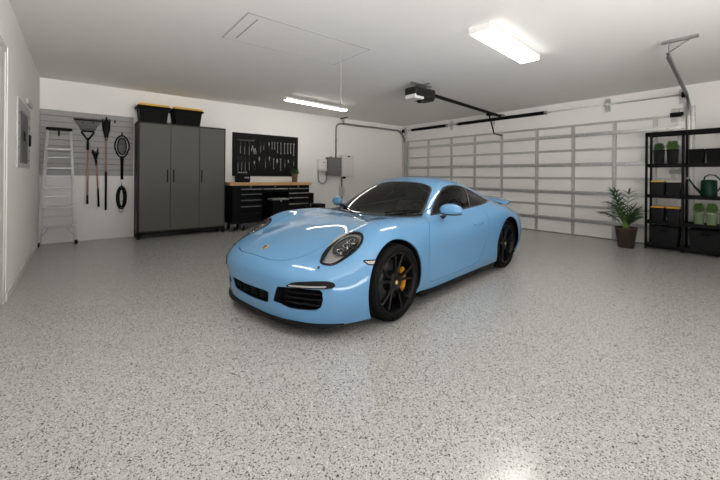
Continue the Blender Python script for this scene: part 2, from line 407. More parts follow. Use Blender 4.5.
# ---- ceiling lights
def lampfix(label, cx, cy, rz, L_, wid, z0, z1):
    t = thing('ceiling_light', label, 'ceiling light', (cx, cy, z0), math.radians(rz)); h = z1-z0; a = L_/2; w = wid/2
    MB().box((-a, -w, .018), (a, w, h), .004).build('housing', 'white', t, local=True)
    MB().box((-a+.012, -w+.006, 0), (a-.012, w-.006, .03), .008, seg=2).build('diffuser', 'lamp', t, local=True)
    for s_ in (-1, 1): MB().box((s_*a-.009, -w-.003, -.002), (s_*a+.009, w+.003, h), .003).build('end_cap', 'white', t, local=True)
    return t
lampfix('wide wraparound ceiling light, glowing, nearest the garage door opener', 4.22, 2.31, 5, 1.46, .25, 2.90, 2.978)
t = lampfix('slim hanging strip light near the back wall above the electrical boxes', 4.24, 6.86, 6, 1.72, .15, 2.86, 2.925)
for x in (-.7, .7): MB().cyl((x, 0, .06), (x, 0, H-2.86-.001), .008, 8).build('hanging_rod', 'galv', t, local=True)
lampfix('added ceiling light overhead, unseen, brightening the front of the car', .40, 2.85, 90, 1.46, .25, 2.90, 2.978)  # added fixture above the view, put in to brighten the car front
# cord hanging from the attic hatch
p = MB(); p.tube([(2.773, 3.893, 2.978), (2.776, 3.895, 2.6), (2.775, 3.893, 2.31), (2.755, 3.91, 2.235), (2.795, 3.876, 2.235), (2.775, 3.893, 2.31)], .0032, 6)
solo(p, 'pull_cord', 'seam', 'thin white pull cord hanging from the attic hatch', 'cord', (2.773, 3.893, 2.978))

# ---- camera
cam = bpy.data.cameras.new('camera'); co = bpy.data.objects.new('camera', cam); COL.objects.link(co)
yaw = math.radians(51.28); co.location = (0, 0, 1.27)
Rm = Matrix.Rotation(yaw-PI/2, 4, 'Z') @ Matrix.Rotation(PI/2, 4, 'X') @ Matrix.Rotation(CAMROLL, 4, 'Z')
co.rotation_euler = Rm.to_euler()
cam.sensor_width = 36; cam.sensor_fit = 'HORIZONTAL'; cam.lens = 36*351.34/720
cam.shift_x = 0; cam.shift_y = -(240-176.09)/720
cam.clip_start = .05
sc.camera = co
wd = bpy.data.worlds.new('world'); sc.world = wd; wd.use_nodes = True
wn = wd.node_tree; bg = wn.nodes['Background']
tcw = wn.nodes.new('ShaderNodeTexCoord'); sxw = wn.nodes.new('ShaderNodeSeparateXYZ'); rw_ = wn.nodes.new('ShaderNodeMapRange')
rw_.inputs['From Min'].default_value = -.02; rw_.inputs['From Max'].default_value = .02
mw = wn.nodes.new('ShaderNodeMix'); mw.data_type = 'RGBA'
mw.inputs[6].default_value = (*[c*W_LOW for c in (1.0, .975, .94)], 1); mw.inputs[7].default_value = (*[c*W_UP for c in (.93, .96, 1.0)], 1)  # lower half set far brighter, an added fill that lifts the ceiling
wn.links.new(tcw.outputs['Generated'], sxw.inputs[0]); wn.links.new(sxw.outputs[2], rw_.inputs[0]); wn.links.new(rw_.outputs[0], mw.inputs[0]); wn.links.new(mw.outputs[2], bg.inputs[0]); bg.inputs[1].default_value = 1.0
sc.view_settings.view_transform = 'Standard'; sc.view_settings.look = 'None'; sc.view_settings.gamma = 1
sc.view_settings.exposure = EXPO; sc.view_settings.use_curve_mapping = False
NCC, NRR = 16, 14
def body_net():
    c=[]
    def col(*p): c.append([tuple(map(float,q)) for q in p])
    def side(u,s,top):
        # s: list of (v,w) rows 0-4 at constant u
        col(*([(u,v,w) for v,w in s]+top))
    col((.865,0,.118),(.89,0,.20),(.912,0,.31),(.925,0,.42),(.92,0,.49),(.885,0,.548),(.84,0,.58),(.79,0,.603),(.74,0,.624),(.69,0,.643),(.64,0,.662))
    col((.858,.28,.118),(.882,.28,.20),(.90,.28,.31),(.91,.28,.42),(.90,.28,.49),(.865,.28,.546),(.805,.27,.58),(.74,.24,.615),(.67,.19,.65),(.60,.11,.68),(.54,0,.70))
    col((.795,.53,.118),(.815,.53,.20),(.832,.53,.31),(.845,.535,.41),(.835,.535,.48),(.80,.52,.54),(.74,.49,.592),(.65,.42,.638),(.56,.32,.683),(.47,.18,.722),(.42,0,.740))
    col((.655,.75,.115),(.675,.765,.20),(.687,.775,.31),(.69,.77,.41),(.675,.755,.49),(.635,.72,.56),(.565,.65,.632),(.48,.54,.68),(.38,.40,.727),(.30,.22,.763),(.26,0,.778))
    col((.43,.87,.115),(.465,.89,.21),(.48,.90,.32),(.475,.895,.43),(.45,.87,.53),(.41,.805,.645),(.35,.69,.745),(.28,.56,.765),(.20,.42,.78),(.13,.23,.795),(.10,0,.80))
    side(.20,[(.895,.12),(.932,.25),(.943,.36),(.940,.48),(.915,.63)],[(.17,.83,.775),(.12,.69,.838),(.06,.56,.832),(.02,.42,.824),(-.03,.22,.821),(-.05,0,.82)])
    side(-.1,[(.895,.165),(.932,.25),(.943,.37),(.941,.50),(.915,.66)],[(-.1,.82,.81),(-.12,.69,.862),(-.18,.56,.852),(-.22,.42,.838),(-.26,.22,.832),(-.28,0,.829)])
    side(-.42,[(.872,.155),(.900,.25),(.912,.38),(.915,.52),(.893,.67)],[(-.42,.82,.805),(-.44,.70,.860),(-.50,.56,.853),(-.53,.42,.839),(-.56,.22,.832),(-.58,0,.832)])
    side(-.72,[(.872,.135),(.892,.22),(.874,.36),(.885,.53),(.87,.67)],[(-.76,.80,.79),(-.79,.73,.83),(-.78,.67,.85),(-.79,.50,.905),(-.82,.26,.938),(-.84,0,.948)])
    side(-1.08,[(.872,.135),(.893,.215),(.870,.35),(.885,.54),(.87,.68)],[(-1.08,.80,.785),(-1.08,.73,.833),(-1.06,.63,.975),(-1.07,.50,1.05),(-1.09,.27,1.09),(-1.10,0,1.10)])
    side(-1.42,[(.872,.135),(.895,.22),(.872,.36),(.89,.55),(.875,.69)],[(-1.42,.80,.795),(-1.42,.735,.845),(-1.42,.64,1.03),(-1.42,.54,1.165),(-1.41,.32,1.23),(-1.40,0,1.245)])
    side(-1.75,[(.874,.135),(.900,.235),(.880,.37),(.90,.55),(.885,.69)],[(-1.75,.815,.805),(-1.75,.745,.855),(-1.75,.64,1.05),(-1.75,.53,1.18),(-1.75,.31,1.245),(-1.75,0,1.26)])
    side(-2.1,[(.880,.135),(.908,.25),(.905,.38),(.92,.55),(.91,.70)],[(-2.1,.85,.82),(-2.1,.765,.875),(-2.1,.64,1.01),(-2.1,.52,1.135),(-2.1,.30,1.21),(-2.1,0,1.23)])
    side(-2.5,[(.88,.16),(.922,.25),(.94,.38),(.945,.55),(.94,.70)],[(-2.5,.895,.815),(-2.5,.79,.885),(-2.5,.64,.955),(-2.5,.50,1.045),(-2.5,.29,1.115),(-2.5,0,1.135)])
    side(-2.85,[(.87,.17),(.918,.25),(.935,.38),(.94,.54),(.93,.68)],[(-2.85,.875,.78),(-2.85,.78,.84),(-2.85,.63,.885),(-2.85,.47,.94),(-2.85,.27,.985),(-2.85,0,1.0)])
    side(-3.15,[(.82,.2),(.87,.27),(.895,.38),(.90,.52),(.88,.65)],[(-3.15,.82,.735),(-3.15,.72,.785),(-3.15,.58,.82),(-3.15,.43,.85),(-3.15,.24,.875),(-3.15,0,.885)])
    col((-3.38,.66,.22),(-3.42,.71,.28),(-3.45,.74,.38),(-3.46,.74,.52),(-3.44,.72,.63),(-3.41,.67,.70),(-3.37,.58,.735),(-3.35,.46,.755),(-3.34,.34,.77),(-3.34,.18,.785),(-3.34,0,.79))
    col((-3.50,.35,.22),(-3.54,.36,.28),(-3.57,.37,.38),(-3.58,.37,.52),(-3.57,.36,.64),(-3.54,.34,.70),(-3.50,.3,.72),(-3.47,.24,.735),(-3.44,.17,.745),(-3.43,.09,.755),(-3.42,0,.76))
    col((-3.53,0,.22),(-3.57,0,.28),(-3.60,0,.38),(-3.61,0,.52),(-3.60,0,.64),(-3.57,0,.70),(-3.55,0,.71),(-3.53,0,.72),(-3.51,0,.73),(-3.49,0,.738),(-3.47,0,.745))
    return np.array(c)  # cols,rows,3
def bs(t):
    return np.stack([(1-t)**3/6,(3*t**3-6*t**2+4)/6,(-3*t**3+3*t**2+3*t+1)/6,t**3/6],-1)
def ghost(P):
    m=np.array([1,-1,1.])
    # cols: mirror at both ends
    P=np.concatenate([P[1:2]*m,P,P[-2:-1]*m],0)
    # rows: start extrapolate, end mirror
    P=np.concatenate([2*P[:,0:1]-P[:,1:2],P,P[:,-2:-1]*m],1)
    return P
def evalg(P,nc,nr):
    G=ghost(P)
    def basis(n,k):
        s=np.arange(0,(n-1)*k+1)/k; i=np.minimum(s.astype(int),n-2); t=s-i
        B=np.zeros((len(s),n+2)); w=bs(t)
        for a in range(4): B[np.arange(len(s)),i+a]+=w[:,a]
        return B
    Bc=basis(P.shape[0],nc);Br=basis(P.shape[1],nr)
    return np.einsum('ia,abk,jb->ijk',Bc,G,Br)
def body_surface(nc=14,nr=12):
    T=body_net();P=T.copy()
    for _ in range(2):
        E=T-evalg(P,1,1); P=P+.75*E
        P[0,:,1]=0;P[-1,:,1]=0;P[:,-1,1]=0
    return evalg(P,nc,nr)

# ---------------------------------------------------------------- iso-splitting of the skin
class Skin:
    def __init__(s, S):
        nc, nr = S.shape[:2]
        du = np.zeros_like(S); dv = np.zeros_like(S)
        du[1:-1] = S[2:]-S[:-2]; du[0] = S[1]-S[0]; du[-1] = S[-1]-S[-2]
        dv[:, 1:-1] = S[:, 2:]-S[:, :-2]; dv[:, 0] = S[:, 1]-S[:, 0]; dv[:, -1] = S[:, -1]-S[:, -2]
        du[0, :, 0] = 0; du[0, :, 2] = 0; du[0, :, 1] = 1; du[-1, :, 0] = 0; du[-1, :, 2] = 0; du[-1, :, 1] = -1
        dv[:, -1, 0] = 0; dv[:, -1, 2] = 0; dv[:, -1, 1] = -1
        N = np.cross(du, dv); N /= np.linalg.norm(N, axis=2, keepdims=True)+1e-12
        # orient outward
        out = S-np.array([-1.3, 0, .35])
        sg = np.sign((N*out).sum(2, keepdims=True)); sg[sg == 0] = 1; N = N*sg
        s.v = [tuple(p) for p in S.reshape(-1, 3)]; s.n = [tuple(p) for p in N.reshape(-1, 3)]
        s.f = []
        for i in range(nc-1):
            for j in range(nr-1):
                s.f.append(([i*nr+j, (i+1)*nr+j, (i+1)*nr+j+1, i*nr+j+1]))
        # winding so that face normal matches
        f = s.f[len(s.f)//2]; a, b, c = [np.array(s.v[k]) for k in f[:3]]
        if np.dot(np.cross(b-a, c-a), s.n[f[0]]) < 0: s.f = [q[::-1] for q in s.f]
    def arr(s): return np.array(s.v)
    def split(s, faces, fn, off=0.0):
        """returns (inside faces fn<off, outside)"""
        used = sorted({i for f in faces for i in f})
        if not used: return [], []
        A = np.array([s.v[i] for i in used]); dd = fn(A)-off
        d = dict(zip(used, dd.tolist())); cache = {}
        ins, outs = [], []
        for f in faces:
            ds = [d[i] for i in f]
            if max(ds) <= 0: ins.append(f); continue
            if min(ds) >= 0: outs.append(f); continue
            fi, fo = [], []; n = len(f)
            for k in range(n):
                i, j = f[k], f[(k+1) % n]; a, b = ds[k], ds[(k+1) % n]
                if a <= 0: fi.append(i)
                if a >= 0: fo.append(i)
                if a*b < 0:
                    key = (i, j) if i < j else (j, i)
                    if key not in cache:
                        t = d[key[0]]/(d[key[0]]-d[key[1]])
                        p = tuple(s.v[key[0]][q]*(1-t)+s.v[key[1]][q]*t for q in range(3)); nn = tuple(s.n[key[0]][q]*(1-t)+s.n[key[1]][q]*t for q in range(3))
                        cache[key] = len(s.v); s.v.append(p); s.n.append(nn)
                    fi.append(cache[key]); fo.append(cache[key])
            if len(fi) > 2: ins.append(fi)
            if len(fo) > 2: outs.append(fo)
        return ins, outs
def poly_sd(P, poly):
    """signed distance (neg. inside) of points P (n,2) to polygon"""
    poly = np.array(poly, float); n = len(poly); best = np.full(len(P), 1e9); ins = np.zeros(len(P), bool)
    for i in range(n):
        a, b = poly[i], poly[(i+1) % n]; e = b-a; w = P-a
        t = np.clip((w@e)/(e@e+1e-12), 0, 1); best = np.minimum(best, np.hypot(*(w-t[:, None]*e).T))
        c = ((a[1] <= P[:, 1]) & (b[1] > P[:, 1])) | ((b[1] <= P[:, 1]) & (a[1] > P[:, 1]))
        with np.errstate(divide='ignore', invalid='ignore'):
            x = a[0]+(P[:, 1]-a[1])/(b[1]-a[1])*(b[0]-a[0])
        ins ^= c & (P[:, 0] < x)
    return np.where(ins, -best, best)
def smooth_poly(pts, k=5, closed=True):
    """Catmull-Rom through the points"""
    P = [np.array(p, float) for p in pts]; n = len(P); out = []
    for i in range(n if closed else n-1):
        p0, p1, p2, p3 = (P[(i-1) % n], P[i], P[(i+1) % n], P[(i+2) % n]) if closed else (P[max(i-1, 0)], P[i], P[i+1], P[min(i+2, n-1)])
        for q in range(k):
            t = q/k; out.append(tuple(.5*((2*p1)+(-p0+p2)*t+(2*p0-5*p1+4*p2-p3)*t*t+(-p0+3*p1-3*p2+p3)*t**3)))
    if not closed: out.append(tuple(P[-1]))
    return out
SK = Skin(body_surface(NCC, NRR))
def main_piece(faces, least=40):
    par = {}
    def fd(a):
        while par.setdefault(a, a) != a: par[a] = par[par[a]]; a = par[a]
        return a
    for f in faces:
        for b in f[1:]: par[fd(b)] = fd(f[0])
    cnt = {}
    for f in faces: cnt[fd(f[0])] = cnt.get(fd(f[0]), 0)+1
    return [f for f in faces if cnt[fd(f[0])] >= least]
def skin_mesh(name, faces, mat, parent, both=True, edge=.012, offset=0.0, push=None, edge_mat=None):
    """mesh from skin faces, mirrored, with a returned inner edge and analytic normals"""
    used = sorted({i for f in faces for i in f}); mp = {i: k for k, i in enumerate(used)}
    V = np.array([SK.v[i] for i in used]); N = np.array([SK.n[i] for i in used]); N /= np.linalg.norm(N, axis=1, keepdims=True)
    V = V+N*offset
    if push is not None: V = push(V, N)
    F = [[mp[i] for i in f] for f in faces]; nv = len(V); allN = [N]; allV = [V]; FF = list(F); mi = [0]*len(F)
    if edge:
        cnt = {}
        for f in F:
            for k in range(len(f)):
                a, b = f[k], f[(k+1) % len(f)]; cnt[(min(a, b), max(a, b))] = cnt.get((min(a, b), max(a, b)), 0)+1
        be = []
        for f in F:
            for k in range(len(f)):
                a, b = f[k], f[(k+1) % len(f)]
                if cnt[(min(a, b), max(a, b))] == 1 and not (both and abs(V[a][1]) < 1e-6 and abs(V[b][1]) < 1e-6): be.append((a, b))
        bv = sorted({i for e in be for i in e}); m2 = {i: nv+k for k, i in enumerate(bv)}
        m3 = {i: nv+len(bv)+k for k, i in enumerate(bv)}
        tang = {i: np.zeros(3) for i in bv}
        for a, b in be:
            t = V[b]-V[a]; q = np.cross(t, N[a]); q /= np.linalg.norm(q)+1e-12; tang[a] += q; tang[b] += q
        TN = np.array([tang[i]/(np.linalg.norm(tang[i])+1e-12) for i in bv]).reshape(-1, 3) if bv else np.zeros((0, 3))
        VB = np.array([V[i] for i in bv]).reshape(-1, 3); NB = np.array([N[i] for i in bv]).reshape(-1, 3)
        allV += [VB, VB-NB*edge]; allN += [TN, TN]
        for a, b in be: FF.append([m2[b], m2[a], m3[a], m3[b]]); mi.append(1 if edge_mat else 0)
    V = np.concatenate(allV); N = np.concatenate(allN)
    if both:
        k = len(V); V = np.concatenate([V, V*[1, -1, 1]]); N = np.concatenate([N, N*[1, -1, 1]])
        FF = FF+[[i+k for i in f[::-1]] for f in FF]; mi = mi+mi
    return welded(name, V, N, FF, mi, [M[mat]]+([M[edge_mat]] if edge_mat else []), parent)
def welded(name, V, N, FF, mi, mats_, parent):
    """one connected mesh (equal points share a vertex), shading normals kept per face corner"""
    key = {}; mp = []; pos = []
    for p in np.round(V, 6).tolist():
        t_ = tuple(q+0.0 for q in p)
        if t_ not in key: key[t_] = len(pos); pos.append(t_)
        mp.append(key[t_])
    faces = []; ln_ = []; m2 = []
    for f, m in zip(FF, mi):
        g = []; gn = []
        for i in f:
            if mp[i] not in g: g.append(mp[i]); gn.append(N[i])
        if len(g) > 2: faces.append(g); ln_ += gn; m2.append(m)
    me = bpy.data.meshes.new(name); me.from_pydata(pos, [], faces); me.update()
    for m in mats_: me.materials.append(m)
    for p, q in zip(me.polygons, m2): p.use_smooth = True; p.material_index = q
    me.normals_split_custom_set([tuple(x/(np.linalg.norm(x)+1e-12)) for x in ln_])
    me['cn'] = 1; STORE[me.name] = (pos, faces, ln_, m2, mats_)
    o = bpy.data.objects.new(name, me); COL.objects.link(o); o.parent = parent
    return o
STORE = {}
def mirror(mb):
    o = len(mb.v); nf = len(mb.f)
    mb.v += [(x, -y, z) for x, y, z in mb.v]
    for i in range(nf): mb.f.append([k+o for k in mb.f[i][::-1]]); mb.mi.append(mb.mi[i]); mb.sm.append(mb.sm[i])
    return mb
def flip(mb):
    r = MB(); r.v = [(x, -y, z) for x, y, z in mb.v]; r.f = [f[::-1] for f in mb.f]; r.mi = list(mb.mi); r.sm = list(mb.sm); return r

car = thing('sports_car', 'light blue two-door sports car with black wheels parked on the speckled floor', 'car', (2.052, 3.101, 0), PI+math.radians(8.03))
UW = lambda poly, ex=None: (lambda A: np.maximum(poly_sd(A[:, [0, 2]], poly), ex(A)) if ex else poly_sd(A[:, [0, 2]], poly))
VW = lambda poly, ex=None: (lambda A: np.maximum(poly_sd(A[:, [1, 2]], poly), ex(A)) if ex else poly_sd(A[:, [1, 2]], poly))
UV = lambda poly, ex=None: (lambda A: np.maximum(poly_sd(A[:, [0, 1]], poly), ex(A)) if ex else poly_sd(A[:, [0, 1]], poly))
# flare the skin slightly round the wheel openings
RW = -2.57
for k, (x, y, z) in enumerate(SK.v):
    for cx, rr in ((0, .392), (RW, .395)):
        d = math.hypot(x-cx, z-.335)
        if y > .6 and d < rr+.09 and d > rr-.05 and z > .1 and z < .76:
            b = math.exp(-((d-rr)/.030)**2)*.012
            SK.v[k] = (x, y+b, z)
F0 = SK.f
_, F0 = SK.split(F0, lambda A: np.maximum(np.hypot(A[:, 0], A[:, 2]-.335)-.385, .55-A[:, 1]))
_, F0 = SK.split(F0, lambda A: np.maximum(np.hypot(A[:, 0]-RW, A[:, 2]-.335)-.388, .55-A[:, 1]))
# windshield
wsp = smooth_poly([(-.550, 0), (-.558, .25), (-.615, .45), (-.70, .58), (-.79, .655)], 5, False)+[(-.90, .628), (-1.05, .573), (-1.22, .512)]+smooth_poly([(-1.275, .46), (-1.297, .30), (-1.305, 0)], 5, False)
wsp = wsp+[(x, -y) for x, y in wsp[::-1]]
ws, F0 = SK.split(F0, UV(wsp, lambda A: .78-A[:, 2]))
ws_g, ws_f = SK.split(ws, UV(wsp, lambda A: .78-A[:, 2]), -.022)
# side glass
sgp = smooth_poly([(-.862, .842), (-1.012, .936), (-1.2, 1.05), (-1.367, 1.13), (-1.48, 1.157), (-1.61, 1.168), (-1.822, 1.158), (-2.036, 1.116), (-2.25, 1.045), (-2.39, .978)], 4, False)+[(-2.45, .938), (-2.43, .926)]+smooth_poly([(-2.314, .918), (-2.076, .897), (-1.762, .876), (-1.259, .852)], 4, False)
exs = lambda A: .45-A[:, 1]
sg, F0 = SK.split(F0, UW(sgp, exs))
sg_g, sg_f = SK.split(sg, UW(sgp, exs), -.016)
bp_ = lambda A: np.abs((A[:, 0]+1.860)+.70*(A[:, 2]-1.01))-.018
sg_p, sg_g = SK.split(sg_g, bp_)
sg_q, sg_g = SK.split(sg_g, lambda A: (A[:, 0]+1.860)+.70*(A[:, 2]-1.01))
# rear window
rwp = [(-2.20, 0), (-2.20, .30), (-2.24, .40), (-2.50, .45), (-2.78, .43), (-2.84, .34), (-2.86, 0)]; rwp = rwp+[(x, -y) for x, y in rwp[::-1]]
rg, F0 = SK.split(F0, UV(rwp, lambda A: .8-A[:, 2]))
# headlight
HO = [(0.656, 0.666, 0.577), (0.631, 0.632, 0.605), (0.549, 0.59, 0.651), (0.449, 0.564, 0.694), (0.349, 0.566, 0.737), (0.278, 0.617, 0.773), (0.253, 0.694, 0.786), (0.266, 0.761, 0.763), (0.318, 0.799, 0.713), (0.392, 0.803, 0.662), (0.485, 0.786, 0.614), (0.57, 0.761, 0.576), (0.621, 0.728, 0.563)]
HO = np.array(HO); HC = np.array([.452, .690, .678])
ha = np.array([.403, -.02, -.209]); ha /= np.linalg.norm(ha); hb = HO[9]-HO[3]; hb = hb-ha*(hb@ha); hb /= np.linalg.norm(hb); hn = np.cross(ha, hb); hn = hn if hn[2] > 0 else -hn
HP = [((p-HC)@ha, (p-HC)@hb) for p in HO]; HP = smooth_poly(HP, 4)
HA = max(abs(p[0]) for p in HP); HB = max(abs(p[1]) for p in HP)
def hsd(A):
    Q = np.stack([(A-HC)@ha, (A-HC)@hb], 1)
    return np.maximum(poly_sd(Q, HP), np.linalg.norm(A-HC, axis=1)-.36)
hl, F0 = SK.split(F0, hsd)
hl_g, hl_r = SK.split(hl, hsd, -.020)
# lower openings and lamps
fr = lambda A: .5-A[:, 0]
icp = [(0, .328), (.25, .335), (.305, .328), (.30, .30), (.285, .24), (.25, .226), (0, .214)]; icp = icp+[(-x, y) for x, y in icp[::-1]]
isp = [(.395, .372), (.41, .392), (.49, .398), (.60, .402), (.735, .400), (.75, .38), (.752, .32), (.735, .262), (.70, .236), (.64, .228), (.49, .226), (.42, .246), (.345, .254), (.348, .272)]
drp = [(.49, .404), (.50, .418), (.535, .438), (.59, .452), (.70, .463), (.765, .464), (.800, .452), (.812, .432), (.805, .415), (.775, .407), (.60, .404)]
ic, F0 = SK.split(F0, VW(icp, fr))
is_, F0 = SK.split(F0, VW(isp, fr))
dr, F0 = SK.split(F0, VW(drp, fr))
dr_r, dr_b = SK.split(dr, VW([(.51, .413), (.60, .414), (.765, .417), (.77, .429), (.60, .425), (.52, .422)], fr))
mkp = [(.40, .594), (.20, .590), (.20, .550), (.285, .549), (.355, .553), (.375, .57)]
mk, F0 = SK.split(F0, UW(mkp, lambda A: .6-A[:, 1]))
mk_in, mk_rim = SK.split(mk, UW(mkp, lambda A: .6-A[:, 1]), -.009)
# panel gaps
G = .0027
hoodp = smooth_poly([(.850, 0), (.849, .11), (.838, .247), (.796, .374), (.737, .453), (.66, .497), (.55, .515), (.3, .53), (0, .55), (-.3, .58), (-.50, .60)], 4, False)+[(-.53, .55), (-.513, .30), (-.505, 0)]; hoodp = hoodp+[(x, -y) for x, y in hoodp[::-1]]
hf = UV(hoodp, lambda A: .52-A[:, 2])
hood, F0 = SK.split(F0, hf, -G)
_, F0 = SK.split(F0, hf, G)
cwp = [(-.50, 0), (-.508, .3), (-.525, .54), (-.60, .64), (-.74, .68), (-.80, .665), (-.7, .5), (-.6, 0)]; cwp = cwp+[(x, -y) for x, y in cwp[::-1]]
cowl, F0 = SK.split(F0, UV(cwp, lambda A: .78-A[:, 2]))
dop = [(-.74, .848), (-.61, .70), (-.560, .62), (-.556, .42), (-.585, .222), (-.66, .212), (-1.50, .216), (-1.68, .245), (-1.82, .36), (-1.93, .52), (-1.975, .68), (-1.985, .80), (-1.90, .99), (-1.2, 1.0)]
dfn = UW(dop, lambda A: np.maximum(.5-A[:, 1], -99))
door, F0 = SK.split(F0, dfn, -G)
_, F0 = SK.split(F0, dfn, G)
bfn = lambda A: np.maximum(np.minimum(A[:, 2]-.575, .64-A[:, 0]), .16-A[:, 0])
bump_, F0 = SK.split(F0, bfn)
rbf = lambda A: np.maximum(A[:, 2]-.60, A[:, 0]+2.98)
rbump, F0 = SK.split(F0, rbf)
hood = main_piece(hood); F0 = main_piece(F0); bump_ = main_piece(bump_)
skin_mesh('body_shell', F0, 'paint', car)
skin_mesh('front_bumper', bump_, 'paint', car)
skin_mesh('rear_bumper', rbump, 'paint', car)
hd = skin_mesh('hood', hood, 'paint', car)
for sd in (0, 1):
    def one(name, faces, mat, parent, **k):
        o = skin_mesh(name, faces, mat, parent, both=False, **k)
        if sd:
            pos, faces_, ln_, m2, mats_ = STORE[o.data.name]; V_ = []; N_ = []; F_ = []; q = 0
            for f in faces_:
                idx = []
                for i in f: idx.append(len(V_)); V_.append((pos[i][0], -pos[i][1], pos[i][2])); N_.append((ln_[q][0], -ln_[q][1], ln_[q][2])); q += 1
                F_.append(idx[::-1])
            o2 = welded(name, np.array(V_), np.array(N_), F_, m2, mats_, parent); bpy.data.objects.remove(o); o = o2
        return o
    dn = one('door', door, 'paint', car)
    one('side_window', sg_g, 'cglass', dn, edge=0, offset=-.003)
    one('quarter_window', sg_q, 'cglass', car, edge=0, offset=-.003)
    one('window_trim', sg_f+sg_p, 'gloss', car, edge=.010, offset=.001)
    # headlight
    hp = one('headlight', hl_r, 'satin', car, edge=.03, offset=.003)
    mx = np.array([1, -1, 1]) if sd else np.array([1, 1, 1])
    def pushl(V, N):
        q = np.clip(1-((V-HC)@ha/HA)**2-((V-HC)@hb/HB)**2, 0, 1)
        return V+hn*(.002+.012*q)[:, None]
    one('lens', hl_g, 'lens', hp, edge=0, push=pushl)
    def L2(a, b, c): return tuple((HC+ha*a+hb*b+hn*c)*mx)
    # housing dish behind the lens
    p = MB(); n = len(HP); rings = []
    for sc_, dep in ((1.0, -.004), (.86, -.020), (.80, -.030)):
        rings.append([L2(x*sc_, y*sc_, dep) for x, y in HP])
    vs = [q for r in rings for q in r]; fs = []
    for i in range(2):
        for k in range(n): fs.append([i*n+k, i*n+(k+1) % n, (i+1)*n+(k+1) % n, (i+1)*n+k])
    p.add(vs, fs, True); p.build('housing', 'hlgrey', hp, local=True)
    p = MB(); p.add([L2(x*.82, y*.82, -.029) for x, y in HP], [list(range(n))])
    p.build('inner_panel', 'hlgrey', hp, local=True)
    # round black lamp bowl with four-spoke daytime lamp bars
    def ell(cx, cy, rx, ry, dep0, dep1, mat, nm, n=26, ring=None):
        q = MB(); V = []
        prof = [(1, dep0), (1, dep1)] if ring is None else [(1, dep0), (1, dep1), (ring, dep1), (ring, dep0)]
        for s_, d_ in prof: V += [L2(cx+rx*s_*math.cos(2*PI*k/n), cy+ry*s_*math.sin(2*PI*k/n), d_) for k in range(n)]
        fs = [[i*n+k, i*n+(k+1) % n, (i+1)*n+(k+1) % n, (i+1)*n+k] for i in range(len(prof)-1) for k in range(n)]
        if ring is None: fs.append([n+k for k in range(n)])
        else: fs += [[3*n+k, 3*n+(k+1) % n, (k+1) % n, k] for k in range(n)]
        q.add(V, fs, False); return q.build(nm, mat, hp, local=True)
    ell(-.045, 0, .136, .092, -.033, -.024, 'gloss', 'lamp_bowl')
    ell(-.045, 0, .142, .097, -.033, -.016, 'reflector', 'bezel_ring', ring=.93)
    for (a, b, r) in ((-.055, .0, .030), (.022, .0, .026), (-.125, .0, .024)):
        ell(a, b, r*1.1, r, -.026, -.016, 'reflector', 'projector_ring', ring=.80)
        q = MB(); q.sphere(L2(a, b, -.022), r*.62, n=12); q.build('projector_lens', 'gloss', hp, local=True)
    for (a0, b0, a1, b1) in ((-.120, -.035, -.055, .0), (-.02, .045, -.055, .0), (.045, -.03, .0, .0), (-.11, .05, -.07, .02), (.06, .04, .02, .01)):
        q = MB(); q.tube([L2(a0, b0, -.017), L2((a0+a1)/2, (b0+b1)/2, -.014), L2(a1, b1, -.017)], [.012, .009, .004], 8); q.build('light_bar', 'reflector', hp, local=True)
    # fog light strip
    fl = one('daytime_light', dr_b, 'satin', car, edge=.02, offset=.006)
    one('light_strip', dr_r, 'led', fl, edge=.01, offset=.012)
    q = one('side_marker', mk_rim, 'satin', car, edge=.012, offset=.002)
    one('marker_lens', mk_in, 'led', q, edge=0, offset=.003)
skin_mesh('windshield', ws_g, 'cglass', car, edge=0, offset=-.003)
skin_mesh('windshield_trim', ws_f, 'gloss', car, edge=.010, offset=.0005)
skin_mesh('rear_window', rg, 'gloss', car, edge=.01)
skin_mesh('cowl', cowl, 'satin', car, edge=.01, offset=-.003)
# dark inner shell (behind gaps, roof lining)
skin_mesh('inner_shell', main_piece(F0)+hood+door+bump_+rbump, 'liner', car, edge=0, offset=-.022)
# openings in the bumper: recess + slats
def recess(poly, depth, name, mat, sides=(1,)):
    for sg_ in sides:
        p = MB(); n = len(poly)
        def onskin(v, w):
            # nearest skin vertex in front
            A = SKA; m = np.hypot(A[:, 1]-abs(v), A[:, 2]-w); m[A[:, 0] < .5] = 9; i = int(np.argmin(m)); return A[i, 0]
        f = [(onskin(v, w)-.008, v*sg_, w) for v, w in poly]
        b = [(x-depth, y*.99, z) for x, y, z in f]
        p.add(f+b, [[k, (k+1) % n, n+(k+1) % n, n+k] for k in range(n)], False)
        xs = min(q[0] for q in b); p.add(b, [list(range(n))])
        p.build(name, mat, car, local=True, fixn=False)
SKA = SK.arr()
recess(icp, .07, 'centre_air_intake', 'satin')
recess(isp, .09, 'side_air_intake', 'satin', (1, -1))
def usk(v, w):
    m = np.hypot(SKA[:, 1]-abs(v), SKA[:, 2]-w); m = np.where(SKA[:, 0] < .5, 9, m); return float(SKA[int(np.argmin(m)), 0])
for sg_ in (1, -1):
    for w in (.268, .312, .356):
        p = MB(); P = [(usk(v, w)-.034, v*sg_, w) for v in (.44, .50, .56, .62, .68, .735)]
        vs = []; 
        for x, y, z in P: vs += [(x, y, z-.006), (x, y, z+.006), (x-.05, y*.985, z+.004), (x-.05, y*.985, z-.008)]
        fs = [[i*4+k, i*4+(k+1) % 4, (i+1)*4+(k+1) % 4, (i+1)*4+k] for i in range(5) for k in range(4)]+[[0, 1, 2, 3], [20, 23, 22, 21]]
        p.add(vs, fs); p.build('intake_slat', 'satin', car, local=True)
